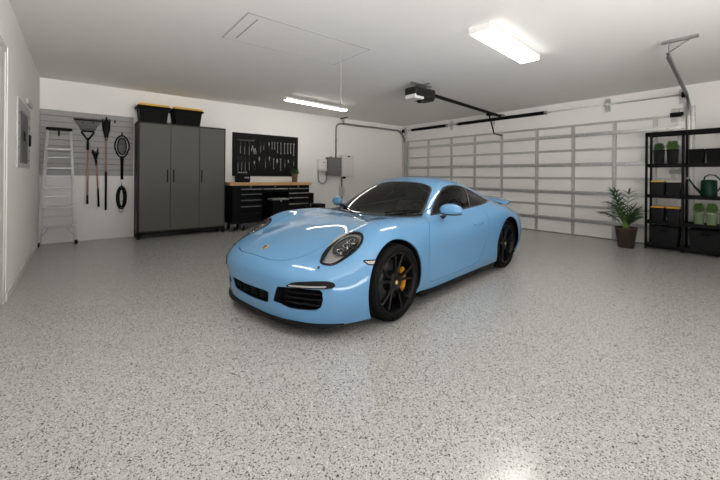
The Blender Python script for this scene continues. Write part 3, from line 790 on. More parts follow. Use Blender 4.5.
for w in (.250, .272, .294):
    p = MB(); P = [(usk(v, w)-.03, v, w) for v in (-.27, -.14, 0, .14, .27)]
    for i in range(4): p.tube([P[i], P[i+1]], .005, 6)
    p.build('intake_slat', 'satin', car, local=True)
# front splitter
lp = smooth_poly([(.872, 0), (.868, .20), (.850, .38), (.803, .53), (.735, .65), (.64, .765), (.55, .82)], 5, False)
p = MB(); prof = [(-.004, .130), (.012, .122), (.016, .098), (-.01, .080), (-.10, .085), (-.10, .130)]
full = [(x, -y) for x, y in lp[::-1]]+lp[1:]
N_ = len(full); vs = []
for i, (x, y) in enumerate(full):
    a = np.array(full[max(i-1, 0)]); b = np.array(full[min(i+1, N_-1)]); t = (b-a)/np.linalg.norm(b-a); nn = np.array([t[1], -t[0]])
    fade = max(0, min(1, (.84-abs(y))/.12))
    for o, w in prof: vs.append((x+nn[0]*o*1.0, y+nn[1]*o, .118+(w-.118)*(.25+.75*fade)))
k6 = len(prof); fs = [[i*k6+k, i*k6+(k+1) % k6, (i+1)*k6+(k+1) % k6, (i+1)*k6+k] for i in range(N_-1) for k in range(k6)]+[list(range(k6)), [(N_-1)*k6+k for k in range(k6)][::-1]]
p.add(vs, fs, False); p.build('front_splitter', 'satin', car, local=True)
# sill blades
for sg_ in (1, -1):
    p = MB(); p.box((-2.20, .78*sg_, .100), (-.43, .886*sg_, .138), .010); p.build('side_skirt', 'satin', car, local=True)
# underbody
p = MB(); p.box((-3.4, -.55, .115), (.72, .55, .17)); p.box((-2.14, -.80, .115), (-.44, .80, .17)); p.build('floor_pan', 'liner', car, local=True)
# wheel wells
for cx in (0, RW):
    for sg_ in (1, -1):
        p = MB(); n = 28; vs = []; r = .405
        for k in range(n+1):
            a = -.45+(PI+.9)*k/n
            vs += [(cx+r*math.cos(a), .50*sg_, .335+r*math.sin(a)), (cx+r*math.cos(a), .885*sg_, .335+r*math.sin(a))]
        p.add(vs, [[2*k, 2*k+2, 2*k+3, 2*k+1] for k in range(n)], True); o = len(p.v)
        p.add([vs[2*k] for k in range(n+1)], [list(range(n+1))]); p.build('wheel_arch_liner', 'liner', car, local=True, fixn=False)
# wheels
def wheel(cx, y, sg_, wid, caliper, label=None):
    c = (cx, y*sg_, .336); R_ = .336; rr = .262; w2 = wid/2
    t = MB(); prof = [(rr+.004, -w2+.02), (rr+.02, -w2+.004), (R_-.03, -w2), (R_-.008, -w2+.018), (R_, -w2+.05), (R_, w2-.05), (R_-.008, w2-.018), (R_-.03, w2), (rr+.02, w2-.004), (rr+.004, w2-.02)]
    t.lathe(prof, 56, (0, 0, 0), 'Y')
    wobj = t.build('wheel', 'tyre', car, local=True); wobj.location = c
    if label: wobj['label'] = label
    # barrel + lip
    o = sg_*w2
    q = MB(); q.lathe([(rr+.006, o-sg_*.022), (rr+.008, o-sg_*.008), (rr-.002, o-sg_*.004), (rr-.010, o-sg_*.012), (rr-.018, o-sg_*.05), (rr-.03, 0), (rr-.02, -o+sg_*.02)], 56, (0, 0, 0), 'Y'); b = q.build('rim', 'rim', wobj, local=True)
    hubd = o-sg_*.035
    def spoke(a0, a1, w0, w1):
        q = MB(); rs = [.045, .10, .17, .235, rr-.008]; vs = []
        for i, r in enumerate(rs):
            f = i/4; a = a0+(a1-a0)*f; w = w0+(w1-w0)*f
            yo = hubd+sg_*(-.004+.024*math.sin(f*PI/2)); 
            dx, dz = math.cos(a), math.sin(a); tx, tz = -dz, dx
            for s_, dd in ((-1, 0), (-.35, sg_*.008), (.35, sg_*.008), (1, 0), (.7, -sg_*.028), (-.7, -sg_*.028)):
                vs.append((r*dx+tx*w*s_, yo+dd, r*dz+tz*w*s_))
        fs = [[i*6+k, i*6+(k+1) % 6, (i+1)*6+(k+1) % 6, (i+1)*6+k] for i in range(4) for k in range(6)]+[[5, 4, 3, 2, 1, 0], [24, 25, 26, 27, 28, 29]]
        q.add(vs, fs, False); q.build('spoke', 'rim', wobj, local=True)
    for k in range(5):
        a = PI/2+.1+2*PI*k/5
        spoke(a-.12, a-.26, .012, .008); spoke(a+.12, a+.26, .012, .008)
    q = MB(); q.lathe([(.0, hubd+sg_*.014), (.05, hubd+sg_*.012), (.085, hubd+sg_*.002), (.085, hubd-sg_*.04), (0, hubd-sg_*.04)], 28, (0, 0, 0), 'Y'); h = q.build('hub', 'rim', wobj, local=True)
    q = MB(); q.lathe([(.0, hubd+sg_*.020), (.017, hubd+sg_*.020), (.020, hubd+sg_*.012)], 18, (0, 0, 0), 'Y'); q.build('hub_cap', 'gold', wobj, local=True)
    for k in range(5):
        a = PI/2+.1+2*PI*k/5+.63; q = MB(); q.cyl((.056*math.cos(a), hubd, .056*math.sin(a)), (.056*math.cos(a), hubd+sg_*.012, .056*math.sin(a)), .008, 8); q.build('wheel_bolt', 'satin', wobj, local=True)
    q = MB(); q.lathe([(.07, o-sg_*.105), (.185, o-sg_*.105), (.185, o-sg_*.13), (.07, o-sg_*.13)], 48, (0, 0, 0), 'Y'); q.build('brake_disc', 'disc', wobj, local=True)
    q = MB(); q.lathe([(0, o-sg_*.10), (.095, o-sg_*.10), (.095, o-sg_*.14)], 32, (0, 0, 0), 'Y'); q.build('disc_hat', 'satin', wobj, local=True)
    q = MB(); q.lathe([(0, o-sg_*.16), (rr-.03, o-sg_*.16)], 40, (0, 0, 0), 'Y'); q.build('dust_shield', 'liner', wobj, local=True)
    if caliper:
        q = MB(); n = 12
        for (r0, r1, y0, y1, a0, a1) in ((.130, .205, .066, .104, -.56, .56), (.135, .190, .050, .068, -.50, -.20), (.135, .190, .050, .068, -.14, .14), (.135, .190, .050, .068, .20, .50)):
            vs = []
            for k in range(n+1):
                a = PI+a0+(a1-a0)*k/n+.08
                for r, yy in ((r0, y0), (r1, y0+.008), (r1, y1), (r0, y1)): vs.append((r*math.cos(a), o-sg_*yy, r*math.sin(a)))
            fs = [[i*4+k, i*4+(k+1) % 4, (i+1)*4+(k+1) % 4, (i+1)*4+k] for i in range(n) for k in range(4)]+[[0, 1, 2, 3], [n*4+3, n*4+2, n*4+1, n*4]]
            q.add(vs, fs)
        cc = q.build('brake_caliper', 'caliper', wobj, local=True); cc['label'] = 'yellow brake caliper behind the spokes'
for sg_ in (1, -1):
    wheel(-.015, .810, sg_, .235, True); wheel(RW+.01, .765, sg_, .285, False)
# mirrors
for sg_ in (1, -1):
    p = MB(); bm = bmesh.new(); bmesh.ops.create_uvsphere(bm, u_segments=28, v_segments=18, radius=1)
    for v in bm.verts:
        x, y, z = v.co
        x = math.copysign(abs(x)**.8, x); z2 = math.copysign(abs(z)**.85, z)
        X = x*.062*(1.0 if x > 0 else .55); Y = y*.122; Z = z2*(.076 if z > 0 else .048)*(1-.18*max(0, y))
        X += -.030*y
        v.co = Vector((-.990+X, (.900+Y)*1, .905+Z))
    p.bm(bm, smooth=True); p = p if sg_ > 0 else flip(p); mo = p.build('side_mirror', 'paint', car, local=True)
    p = MB(); bm = bmesh.new(); bmesh.ops.create_uvsphere(bm, u_segments=24, v_segments=12, radius=1)
    for v in bm.verts:
        x, y, z = v.co; v.co = Vector((-.993+x*.058-.03*y, .890+y*.120, .869+z*.022))
    p.bm(bm, smooth=True); p.tube([(-1.0, .82, .862), (-1.02, .79, .835), (-1.03, .765, .815), (-1.03, .74, .81)], [.030, .028, .026, .028], 10, flat=.6)
    p = p if sg_ > 0 else flip(p); p.build('mirror_foot', 'gloss', mo, local=True)
    p = MB(); bm = bmesh.new(); bmesh.ops.create_uvsphere(bm, u_segments=20, v_segments=10, radius=1)
    for v in bm.verts:
        x, y, z = v.co; v.co = Vector((-1.023+x*.008-.03*y, .900+y*.10, .905+z*.048))
    p.bm(bm, smooth=True); p = p if sg_ > 0 else flip(p); p.build('mirror_glass', 'chrome', mo, local=True)
    # handle
    p = MB(); p.tube([(-1.60, .868, .700), (-1.62, .896, .702), (-1.70, .905, .703), (-1.78, .903, .703), (-1.80, .878, .702)], [.014, .018, .019, .018, .014], 10, flat=.7)
    p = p if sg_ > 0 else flip(p); p.build('door_handle', 'paint', car, local=True)
    p = MB(); p.sphere((-1.70, .872, .695), 1, .075, .016, .022, 16); p = p if sg_ > 0 else flip(p); p.build('handle_recess', 'paint', car, local=True)
    p = MB(); p.sphere((.684, .672, .553), 1, .013, .013, .010, 12); p = p if sg_ > 0 else flip(p); p.build('washer_cap', 'gloss', car, local=True)
# rear spoiler
p = MB(); vs = []; cs = []
for v in np.linspace(-.66, .66, 25):
    s_ = abs(v)/.66; u0 = -3.18+.05*s_**2; u1 = -3.58+.20*s_**2.5; z = .925-.055*s_**3
    cs.append([(u0, v, z-.030), (u0-.02, v, z-.010), ((u0+u1)/2, v, z+.006), (u1, v, z+.020), (u1-.006, v, z+.004), ((u0+u1)/2, v, z-.028)])
for c_ in cs: vs += c_
fs = [[i*6+k, i*6+(k+1) % 6, (i+1)*6+(k+1) % 6, (i+1)*6+k] for i in range(24) for k in range(6)]+[list(range(6)), [24*6+k for k in range(6)][::-1]]
p.add(vs, fs, True); p.build('rear_spoiler', 'paint', car, local=True)
for v in (-.45, .45): MB().box((-3.42, v-.05, .76), (-3.25, v+.05, .90), .01).build('spoiler_support', 'satin', car, local=True)
# tail lamps
for sg_ in (1, -1):
    pts = [(-3.43, .76), (-3.50, .66), (-3.555, .50), (-3.585, .34)]
    p = MB(); vs = []
    for x, y in pts: vs += [(x-.012, y*sg_, .60), (x-.004, y*sg_, .665), (x+.05, y*.97*sg_, .66), (x+.05, y*.97*sg_, .60)]
    p.add(vs, [[i*4+k, i*4+(k+1) % 4, (i+1)*4+(k+1) % 4, (i+1)*4+k] for i in range(3) for k in range(4)]+[[0, 1, 2, 3], [15, 14, 13, 12]], False); p.build('tail_light', 'red', car, local=True)
# crest on the hood
cn = SK.n[int(np.argmin(np.hypot(SKA[:, 0]-.755, SKA[:, 1]-.0)+(SKA[:, 2] < .5)*9))]; cp_ = SKA[int(np.argmin(np.hypot(SKA[:, 0]-.745, SKA[:, 1]-.0)+(SKA[:, 2] < .5)*9))]
nz = Vector(cn).normalized(); ny = Vector((0, 1, 0)); nx = ny.cross(nz).normalized()
fm = Matrix((( nx.x, ny.x, nz.x, cp_[0]), (nx.y, ny.y, nz.y, 0), (nx.z, ny.z, nz.z, cp_[2]), (0, 0, 0, 1)))
# local x = down the slope (towards nose when positive), y = left
sh = [(-.036, -.024), (-.030, 0), (-.036, .024), (-.01, .027), (.018, .020), (.036, 0), (.018, -.020), (-.01, -.027)]
p = MB(); p.prism([(x, y) for x, y in sh], .005, fm); cr = p.build('hood_crest', 'gold', car, local=True)
p = MB(); p.prism([(-.026, -.020), (-.026, -.003), (-.004, -.003), (-.004, -.022)], .0065, fm); p.prism([(.002, .003), (.002, .020), (.014, .018), (.026, .004)], .0065, fm); p.build('crest_stripe', 'gloss', cr, local=True)
p = MB(); p.prism([(-.026, .003), (-.026, .020), (-.004, .022), (-.004, .003)], .0062, fm); p.prism([(.002, -.003), (.026, -.004), (.014, -.018), (.002, -.020)], .0062, fm); p.build('crest_field', 'red', cr, local=True)
# wipers
for v0, v1 in ((.28, .62), (-.66, -.10)):
    p = MB(); P = []
    for k in range(9):
        v = v0+(v1-v0)*k/8; u = -.560-.235*max(0, (abs(v)-.2)/.46)**1.6-.035-.015*math.sin(k/8*PI); m = np.hypot(SKA[:, 0]-u, SKA[:, 1]-abs(v))+(SKA[:, 2] < .7)*9; w = SKA[int(np.argmin(m)), 2]
        P.append((u, v, w+.014))
    p.tube(P, .007, 6); p.tube([(P[1][0]+.05, P[1][1]-.02, P[1][2]-.005), P[4]], .009, 6); p.build('wiper', 'satin', car, local=True)
# ---- interior
p = MB(); p.box((-1.05, -.66, .52), (-.70, .66, .80), .05, seg=3); p.box((-.98, .18, .74), (-.82, .56, .84), .03, seg=3); p.build('dashboard', 'interior', car, local=True)
p = MB(); p.box((-2.6, -.62, .20), (-.7, .62, .26)); p.box((-2.62, -.62, .20), (-2.56, .62, .80)); p.box((-2.4, -.12, .24), (-.9, .12, .50), .03); p.build('cabin_tub', 'interior', car, local=True)
for v in (.36, -.36):
    p = MB(); p.box((-1.95, v-.25, .30), (-1.42, v+.25, .46), .05, seg=3)
    p.build('seat', 'seat', car, local=True)
    so = car.children[-1] if car.children else None
    p = MB(); Mx = Matrix.Translation((-1.93, v, .42)) @ Matrix.Rotation(-.32, 4, 'Y')
    p.box((-.07, -.25, 0), (.07, .25, .50), .05, Mx, 3); p.box((-.055, -.14, .46), (.055, .14, .68), .05, Mx, 3); p.build('seat_back', 'seat', car, local=True)
p = MB(); Mx = Matrix.Translation((-1.14, .36, .80)) @ Matrix.Rotation(-1.15, 4, 'Y')
pts = [Mx @ Vector((.18*math.cos(2*PI*k/28), .18*math.sin(2*PI*k/28), 0)) for k in range(28)]
p.tube(pts, .016, 8, closed=True)
for a in (0, PI, -PI/2): p.tube([Mx @ Vector((0, 0, -.02)), Mx @ Vector((.17*math.sin(a+PI/2)*0+.17*math.cos(a+PI/2), .17*math.sin(a+PI/2), 0))], .014, 6)
p.sphere(tuple(Mx @ Vector((0, 0, -.01))), .05, n=12); p.tube([Mx @ Vector((0, 0, -.02)), (-.98, .36, .72)], .03, 8)
p.build('steering_wheel', 'satin', car, local=True)
p = MB(); p.box((-1.26, -.11, 1.085), (-1.235, .11, 1.14), .012); p.tube([(-1.25, 0, 1.13), (-1.28, 0, 1.17)], .01, 6); p.build('rear_view_mirror', 'satin', car, local=True)
ORD = ['leftmost', 'second from left', 'third from left', 'fourth from left', 'fifth from left', 'sixth from left', 'seventh from left', 'eighth from left', 'ninth from left', 'tenth from left', 'eleventh from left', 'twelfth from left', 'thirteenth from left']
# ================= slat panel, ladder and garden tools on the back wall
t = thing('slat_wall_panel', 'grey horizontal slat panel on the back wall behind the ladder and garden tools', 'wall panel', (.16, BY, 1.235))
MB().box((LX+.004, BY-.012, 1.235), (.868, BY, 2.42)).build('backing_board', 'groove', t)
p = MB(); z = 1.238
while z < 2.40:
    p.box((LX+.004, BY-.026, z), (.868, BY-.012, min(z+.098, 2.42)), .003); z += .1085
p.build('slats', 'slat', t)
# ladder
t = thing('step_ladder', 'aluminium step ladder leaning against the grey slat panel', 'ladder', (-.28, 8.2, 0))
def LP(x, z, dy=0): return (x, 8.155+(8.40-8.155)*z/2.08+dy, z)
xl = lambda z: -.535+(.10)*z/2.08
xr = lambda z: -.022-(.09)*z/2.08
def bar(p, a, b, w, d):
    a = Vector(a); b = Vector(b); T = (b-a).normalized(); X = Vector((1, 0, 0)) if abs(T.x) < .8 else Vector((0, 0, 1)); Y = T.cross(X).normalized(); X = Y.cross(T)
    vs = [q+X*w*i/2+Y*d*j/2 for q in (a, b) for i, j in ((-1, -1), (1, -1), (1, 1), (-1, 1))]
    p.add(vs, [[0, 1, 2, 3], [7, 6, 5, 4], [0, 4, 5, 1], [1, 5, 6, 2], [2, 6, 7, 3], [3, 7, 4, 0]]); return p
for f in (xl, xr): bar(MB(), LP(f(.03), .03), LP(f(2.05), 2.05), .032, .055).build('side_rail', 'alu', t)
for z in (1.711, 1.367, 1.029, .674, .328):
    p = MB(); a = LP(xl(z), z); b = LP(xr(z), z); p.box((a[0], a[1]-.05, z-.022), (b[0], a[1]+.035, z+.008), .003)
    for k in range(5): p.box((a[0]+.01, a[1]-.045+k*.017, z+.008), (b[0]-.01, a[1]-.039+k*.017, z+.011))
    p.build('step', 'alu', t)
for f, dx in ((xl, .03), (xr, -.03)): bar(MB(), LP(f(.03)+dx, .03, .06), LP(f(2.0)+dx*.5, 2.0, .035), .022, .02).build('rear_rail', 'alu', t)
for z in (1.56, 1.20, .86, .50): bar(MB(), LP(xl(z)+.03, z, .055), LP(xr(z)-.03, z, .055), .016, .014).build('rear_brace', 'alu', t)
a = LP(0, 2.07); p = MB(); p.box((xl(2.07)-.02, a[1]-.06, 2.045), (xr(2.07)+.02, a[1]+.05, 2.095), .01, seg=2); p.build('top_cap', 'black', t)
p = MB(); bar(p, LP(xl(.31), .31, -.03), LP(xl(.14)+.0, .12, -.03), .012, .006); 
bar(MB(), LP(xl(.3)+.12, .31, -.03), LP(xl(.1)+.005, .12, -.03), .014, .006).build('brace', 'alu', t); bar(MB(), LP(xr(.3)-.12, .31, -.03), LP(xr(.1)-.005, .12, -.03), .014, .006).build('brace', 'alu', t)
for f in (xl, xr):
    a = LP(f(.03), .03); p = MB(); p.box((a[0]-.024, a[1]-.04, 0), (a[0]+.024, a[1]+.075, .075), .008); p.build('rubber_foot', 'rubber', t)
a = LP(0, 1.98); MB().box((-.29, a[1]-.065, 1.94), (-.265, a[1]-.05, 2.04), .004).build('catch', 'black', t)
HY = BY-.055
# leaf rake
t = thing('leaf_rake', 'leaf rake with a wide fanned head and wooden handle hung on the slat panel', 'rake', (.137, HY, .70))
bar(MB(), (.137, HY, .84), (.139, HY, 1.80), .030, .028).build('handle', 'handle', t); MB().tube([(.136, HY, .695), (.137, HY, .87)], .019, 10).build('grip', 'black', t)
n = 17
p = MB()
for k in range(n):
    s = k/(n-1)*2-1; x0 = .137+s*.085; x1 = .133+s*.205
    p.tube([(x0, HY-.004, 2.065), ((x0+x1)/2, HY-.008, 2.17), (x1, HY-.010, 2.272)], .0042, 5)
p.build('tines', 'dkgrey', t)
p = MB(); p.box((-.075, HY-.022, 2.268), (.335, HY-.004, 2.292), .004)
for k in range(n):
    s = k/(n-1)*2-1; x1 = .133+s*.205; p.tube([(x1, HY-.010, 2.28), (x1, HY-.035, 2.305), (x1, HY-.06, 2.29)], .0055, 5)
p.build('tine_tips', 'black', t)
p = MB(); p.prism([(-.205, 2.28), (.205, 2.28), (.09, 2.07), (-.09, 2.07)], .004, Matrix(((1, 0, 0, .133), (0, 0, -1, HY+.002), (0, 1, 0, 0), (0, 0, 0, 1)))); p.build('fan', 'fan', t)
p = MB(); p.tube([(.137, HY, 1.76), (.137, HY, 1.90), (.045, HY-.004, 2.05), (.045, HY-.004, 2.07), (.229, HY-.004, 2.07), (.229, HY-.004, 2.05), (.137, HY, 1.90)], .015, 8); p.tube([(.137, HY, 1.72), (.137, HY, 1.86)], .022, 10)
p.build('yoke', 'black', t)
# small cultivator
t = thing('hand_fork', 'short garden fork with a forked black head and wooden handle beside the rake', 'garden tool', (.29, HY, .64))
bar(MB(), (.297, HY, .95), (.272, HY, 1.46), .026, .024).build('handle', 'handle', t); MB().tube([(.311, HY, .635), (.297, HY, .99)], .017, 10).build('grip', 'black', t)
p = MB(); p.tube([(.273, HY, 1.42), (.262, HY, 1.53), (.25, HY, 1.60), (.218, HY-.01, 1.68), (.208, HY-.012, 1.735)], [.018, .022, .026, .022, .008], 8, flat=.7)
p.tube([(.262, HY, 1.56), (.285, HY-.01, 1.66), (.288, HY-.012, 1.77)], [.02, .02, .007], 8, flat=.7); p.tube([(.25, HY, 1.60), (.25, HY-.02, 1.70)], [.02, .008], 8)
p.build('fork_head', 'black', t)
# pruner / shovel head
t = thing('lopping_pole', 'long pole tool with a pointed black pronged head, between the fork and the net', 'garden tool', (.42, HY, .57))
bar(MB(), (.42, HY, 1.28), (.42, HY, 1.97), .028, .026).build('handle', 'handle', t); MB().tube([(.42, HY, .565), (.42, HY, 1.31)], .018, 10).build('grip', 'black', t)
p = MB(); p.lathe([(.018, 1.90), (.026, 1.97), (.045, 2.06), (.062, 2.14), (.064, 2.20), (.050, 2.27), (.020, 2.33), (.006, 2.38)], 14, (.42, HY, 0)); 
for v in range(len(p.v)): x, y, zz = p.v[v]; p.v[v] = (x, HY+(y-HY)*.35, zz)
p.build('blade_head', 'black', t)
for x0, x1 in ((.375, .358), (.462, .470)): MB().tube([(x0, HY-.01, 2.10), (x1, HY-.014, 2.26), (x1+.004, HY-.014, 2.335)], [.014, .013, .008], 8).build('prong', 'black', t)
# landing net shape
t = thing('racket_beater', 'black oval racket-shaped tool with a grey mesh middle hung right of the pole', 'garden tool', (.675, HY, 1.16))
loop = [(.675+.118*math.sin(a)*(1 if math.cos(a) > -.3 else .92), HY, 1.815-.215*math.cos(a+PI)) for a in [2*PI*k/36 for k in range(36)]]
MB().tube(loop, .013, 8, closed=True).build('frame', 'black', t)
p = MB(); 
for k in range(-5, 6): p.tube([(.675+k*.013, HY, 1.66), (.675+k*.013, HY, 1.97)], .0038, 4)
for k in range(12): p.tube([(.61, HY, 1.67+k*.026), (.74, HY, 1.67+k*.026)], .0038, 4)
p.build('mesh', 'fan', t)
p = MB(); lp2 = [(.675+.072*math.sin(a), HY-.004, 1.82-.165*math.cos(a)) for a in [2*PI*k/28 for k in range(28)]]; p.tube(lp2, .009, 8, closed=True); p.build('inner_ring', 'black', t)
MB().tube([(.675, HY, 1.62), (.677, HY, 1.5), (.678, HY, 1.16)], [.034, .026, .024], 12).build('handle', 'black', t)
MB().tube([(.675, HY, 2.02), (.672, HY, 2.09)], .012, 8).build('hanging_tip', 'black', t)
# cable coil
t = thing('cable_coil', 'coiled black cable hanging under the racket-shaped tool', 'cable', (.67, HY, .50))
rnd = random.Random(3)
for i in range(9):
    rx = .036+i*.0060; rz = .175+i*.006+rnd.uniform(-.012, .012); cx = .67+rnd.uniform(-.004, .004); dy = -.012+.008*(i % 3)
    MB().tube([(cx+rx*math.sin(2*PI*k/30), HY+dy+.004*math.sin(3*k), .80-rz*math.cos(2*PI*k/30)) for k in range(30)], .009, 7, closed=True).build('cable_loop', 'rubber', t)
MB().tube([(.67+.045*math.sin(2*PI*k/24), HY, .62-.115*math.cos(2*PI*k/24)) for k in range(24)], .006, 6, closed=True).build('tail_loop', 'galvd', t)
MB().tube([(.67, HY, 1.0), (.67, HY-.02, 1.04), (.675, HY, 1.10)], .006, 6).build('tie', 'galvd', t)
MB().tube([(.67, HY-.03, 1.0), (.69, HY-.03, 1.03), (.65, HY-.03, 1.03)], .007, 6)
# hangers that carry each tool
for nm, x, z in (('leaf_rake', .137, 1.93), ('hand_fork', .27, 1.48), ('lopping_pole', .42, 1.92), ('racket_beater', .672, 2.05), ('cable_coil', .67, 1.03)):
    MB().tube([(x, BY-.015, z+.01), (x, HY-.02, z), (x, HY-.028, z+.02)], .006, 6).build('hanging_hook', 'black', bpy.data.objects[nm])
# hooks on the slat panel
for i, (x, z, lb) in enumerate(((.557, 2.30, 'small black hook alone on the slat panel right of the pole tool'), (.06, 2.235, 'black hook on the slat panel behind the rake, left side'), (.215, 2.235, 'black hook on the slat panel behind the rake, right side'), (.42, 2.02, 'black hook holding the pole tool'))):
    p = MB(); p.box((x-.012, BY-.034, z-.03), (x+.012, BY-.026, z+.03), .002); p.tube([(x, BY-.03, z-.01), (x, BY-.06, z-.018), (x, BY-.072, z+.01)], .005, 6)
    solo(p, 'wall_hook', 'black', lb, 'hook', (x, BY-.026, z-.03), 'hooks on the slat panel')

# ================= breaker panel on the left wall
t = thing('breaker_panel', 'grey electrical breaker panel with dark door on the left wall', 'electrical panel', (LX, 6.05, 1.34))
p = MB(); p.box((LX+.001, 5.46, 1.335), (LX+.018, 6.71, 2.13), .004); p.build('frame', 'panelgrey', t)
dr_ = MB().box((LX+.018, 5.66, 1.39), (LX+.026, 6.33, 2.00), .004).build('door', 'panelmid', t)
MB().box((LX+.026, 5.9, 1.66), (LX+.036, 5.97, 1.78), .004).build('latch', 'black', dr_)
MB().box((LX+.018, 6.52, 1.63), (LX+.040, 6.60, 1.79), .01).build('handle', 'black', t)
for z in (1.43, 1.56, 1.66, 1.84, 1.96): MB().box((LX+.018, 5.50, z), (LX+.024, 5.64, z+.012)).build('hinge', 'galvd', t)
for z in (1.43, 1.56, 1.88): MB().box((LX+.018, 6.46, z), (LX+.024, 6.66, z+.012)).build('hinge', 'galvd', t)
MB().box((LX+.018, 5.47, 2.02), (LX+.021, 6.70, 2.028)).build('seam', 'galvd', t)
p = MB(); p.box((LX+.001, 6.35, 2.19), (LX+.03, 6.92, 2.26), .006); o = solo(p, 'wall_bracket', 'panelgrey', 'small pale bracket on the left wall just above the breaker panel', 'bracket', (LX, 6.63, 2.19))

# ================= tall cabinet with bins
t = thing('storage_cabinet', 'tall grey three-door storage cabinet standing on a black base', 'cabinet', (1.72, 8.2, 0))
CX0, CX1, CY0, CY1 = .885, 2.545, 7.95, 8.43
p = MB(); p.box((CX0, CY0+.004, .12), (CX0+.035, CY1, 2.295), .003); p.box((CX1-.035, CY0+.004, .12), (CX1, CY1, 2.295), .003); p.box((CX0, CY0+.004, 2.255), (CX1, CY1, 2.295), .003); p.box((CX0, CY0+.004, .12), (CX1, CY1, .165), .003); p.box((CX0+.03, CY0+.03, .2), (CX1-.03, CY1, 2.26))
p.build('body', 'cabframe', t)
DX = [.915, 1.452, 1.998, 2.515]
for i in range(3):
    d_ = MB().box((DX[i]+.004, CY0-.022, .150), (DX[i+1]-.004, CY0+.002, 2.262), .003).build('door', 'grey', t)
    hx = [DX[1]-.055, DX[1]+.055, DX[2]+.045][i]
    p = MB(); p.box((hx-.011, CY0-.052, 1.11), (hx+.011, CY0-.040, 1.37), .004); p.box((hx-.008, CY0-.045, 1.12), (hx+.008, CY0-.02, 1.14)); p.box((hx-.008, CY0-.045, 1.34), (hx+.008, CY0-.02, 1.36)); p.build('handle', 'black', d_)
p = MB(); p.box((CX0, CY0+.01, .08), (CX1, CY0+.04, .125), .003); p.box((CX0, CY1-.04, .08), (CX1, CY1, .125), .003); p.box((CX0, CY0+.01, .08), (CX0+.03, CY1, .125)); p.box((CX1-.03, CY0+.01, .08), (CX1, CY1, .125)); p.build('base_frame', 'bmetal', t)
for x in (CX0+.03, CX1-.03):
    for y in (CY0+.035, CY1-.035): MB().box((x-.028, y-.028, 0), (x+.028, y+.028, .085), .004).build('leg', 'bmetal', t)
for z in (.42, .84, 1.0): MB().tube([(CX1+.005, CY0+.01, z), (CX1+.005, CY0+.01, z+.05)], .012, 8).build('door_hinge', 'bmetal', t)
for (x0, x1, lb) in ((.895, 1.435, 'black storage bin with yellow lid on top of the cabinet, left of two'), (1.505, 2.065, 'black storage bin with yellow lid on top of the cabinet, right of two')):
    cx = (x0+x1)/2; hw = (x1-x0)/2
    t = thing('storage_bin', lb, 'bin', (cx, 8.17, 2.296), 0, 'yellow lidded bins on the cabinet')
    p = MB(); p.taper((cx, 8.17), 2.296, 2.585, hw-.045, .18, hw-.01, .205, .012)
    for k in (-1, 0, 1): p.box((cx+k*hw*.5-.01, 7.975, 2.33), (cx+k*hw*.5+.01, 7.99, 2.56), .003)
    p.build('bin_body', 'binblack', t)
    MB().box((cx-hw-.02, 7.94, 2.575), (cx+hw+.02, 8.40, 2.615), .01).build('bin_rim', 'binblack', t)
    MB().box((cx-hw+.005, 7.955, 2.615), (cx+hw-.005, 8.385, 2.655), .008).build('bin_lid', 'yellow', t)

# ================= workbench
t = thing('workbench', 'black rolling workbench with wooden top and silver-handled drawers', 'workbench', (3.65, 8.15, 0))
BX0, BX1, BYF, BYB = 2.68, 4.64, 7.86, 8.42
p = MB(); p.box((BX0-.07, BYF-.03, 1.03), (BX1+.05, BYB+.02, 1.10), .006); p.build('worktop', 'bench', t)
p = MB(); p.box((BX0, BYF+.012, .17), (3.375, BYB, 1.03), .004); p.box((3.375, BYF+.012, .86), (4.03, BYB, 1.03)); p.box((4.03, BYF+.012, .17), (BX1, BYB, 1.03), .004); p.box((3.37, BYB-.03, .17), (4.04, BYB, .9)); p.box((3.37, BYF+.02, .17), (4.04, BYB, .20)); p.build('carcass', 'bmetal', t)
def drawer(x0, x1, z0, z1, hz=None):
    d_ = MB().box((x0, BYF-.008, z0), (x1, BYF+.014, z1), .003).build('drawer', 'bmetal', t)
    hz = hz or z1-.025
    p = MB(); p.box((x0+.005, BYF-.034, hz-.012), (x1-.005, BYF-.022, hz+.012), .003); p.box((x0+.005, BYF-.03, hz+.006), (x1-.005, BYF-.006, hz+.012)); p.build('drawer_handle', 'chrome', d_)
Zs = [.965, .842, .706, .560]
for z0, z1 in ((.865, .975), (.73, .858), (.585, .722), (.40, .578)): drawer(2.86, 3.355, z0, z1, z1-.03)
for z0, z1 in ((.865, .975), (.75, .858), (.60, .742), (.42, .592)): drawer(4.045, 4.60, z0, z1, z1-.03)
drawer(3.38, 4.02, .865, .975, .945)
MB().box((2.86, BYF-.008, .19), (3.355, BYF+.014, .392), .003).build('drawer', 'bmetal', t); MB().box((4.045, BYF-.008, .19), (4.60, BYF+.014, .412), .003).build('drawer', 'bmetal', t)
for x in (3.1, 3.7, 4.32): MB().cyl((x, BYF-.0, 1.0), (x, BYF+.014, 1.0), .012, 12).build('drawer_lock', 'gold', t)
for x in (BX0+.07, 2.95, 4.15, BX1-.07):
    for y in ((BYF+.08), BYB-.08):
        c_ = MB(); c_.box((x-.035, y-.035, .13), (x+.035, y+.035, .17)); c_.box((x-.028, y-.03, .05), (x-.022, y+.03, .14)); c_.box((x+.022, y-.03, .05), (x+.028, y+.03, .14)); c_ = c_.build('caster', 'galvd', t)
        MB().lathe([(0, -.018), (.055, -.018), (.06, -.01), (.06, .01), (.055, .018), (0, .018)], 18, (x, y, .06), 'X').build('wheel', 'rubber', c_)
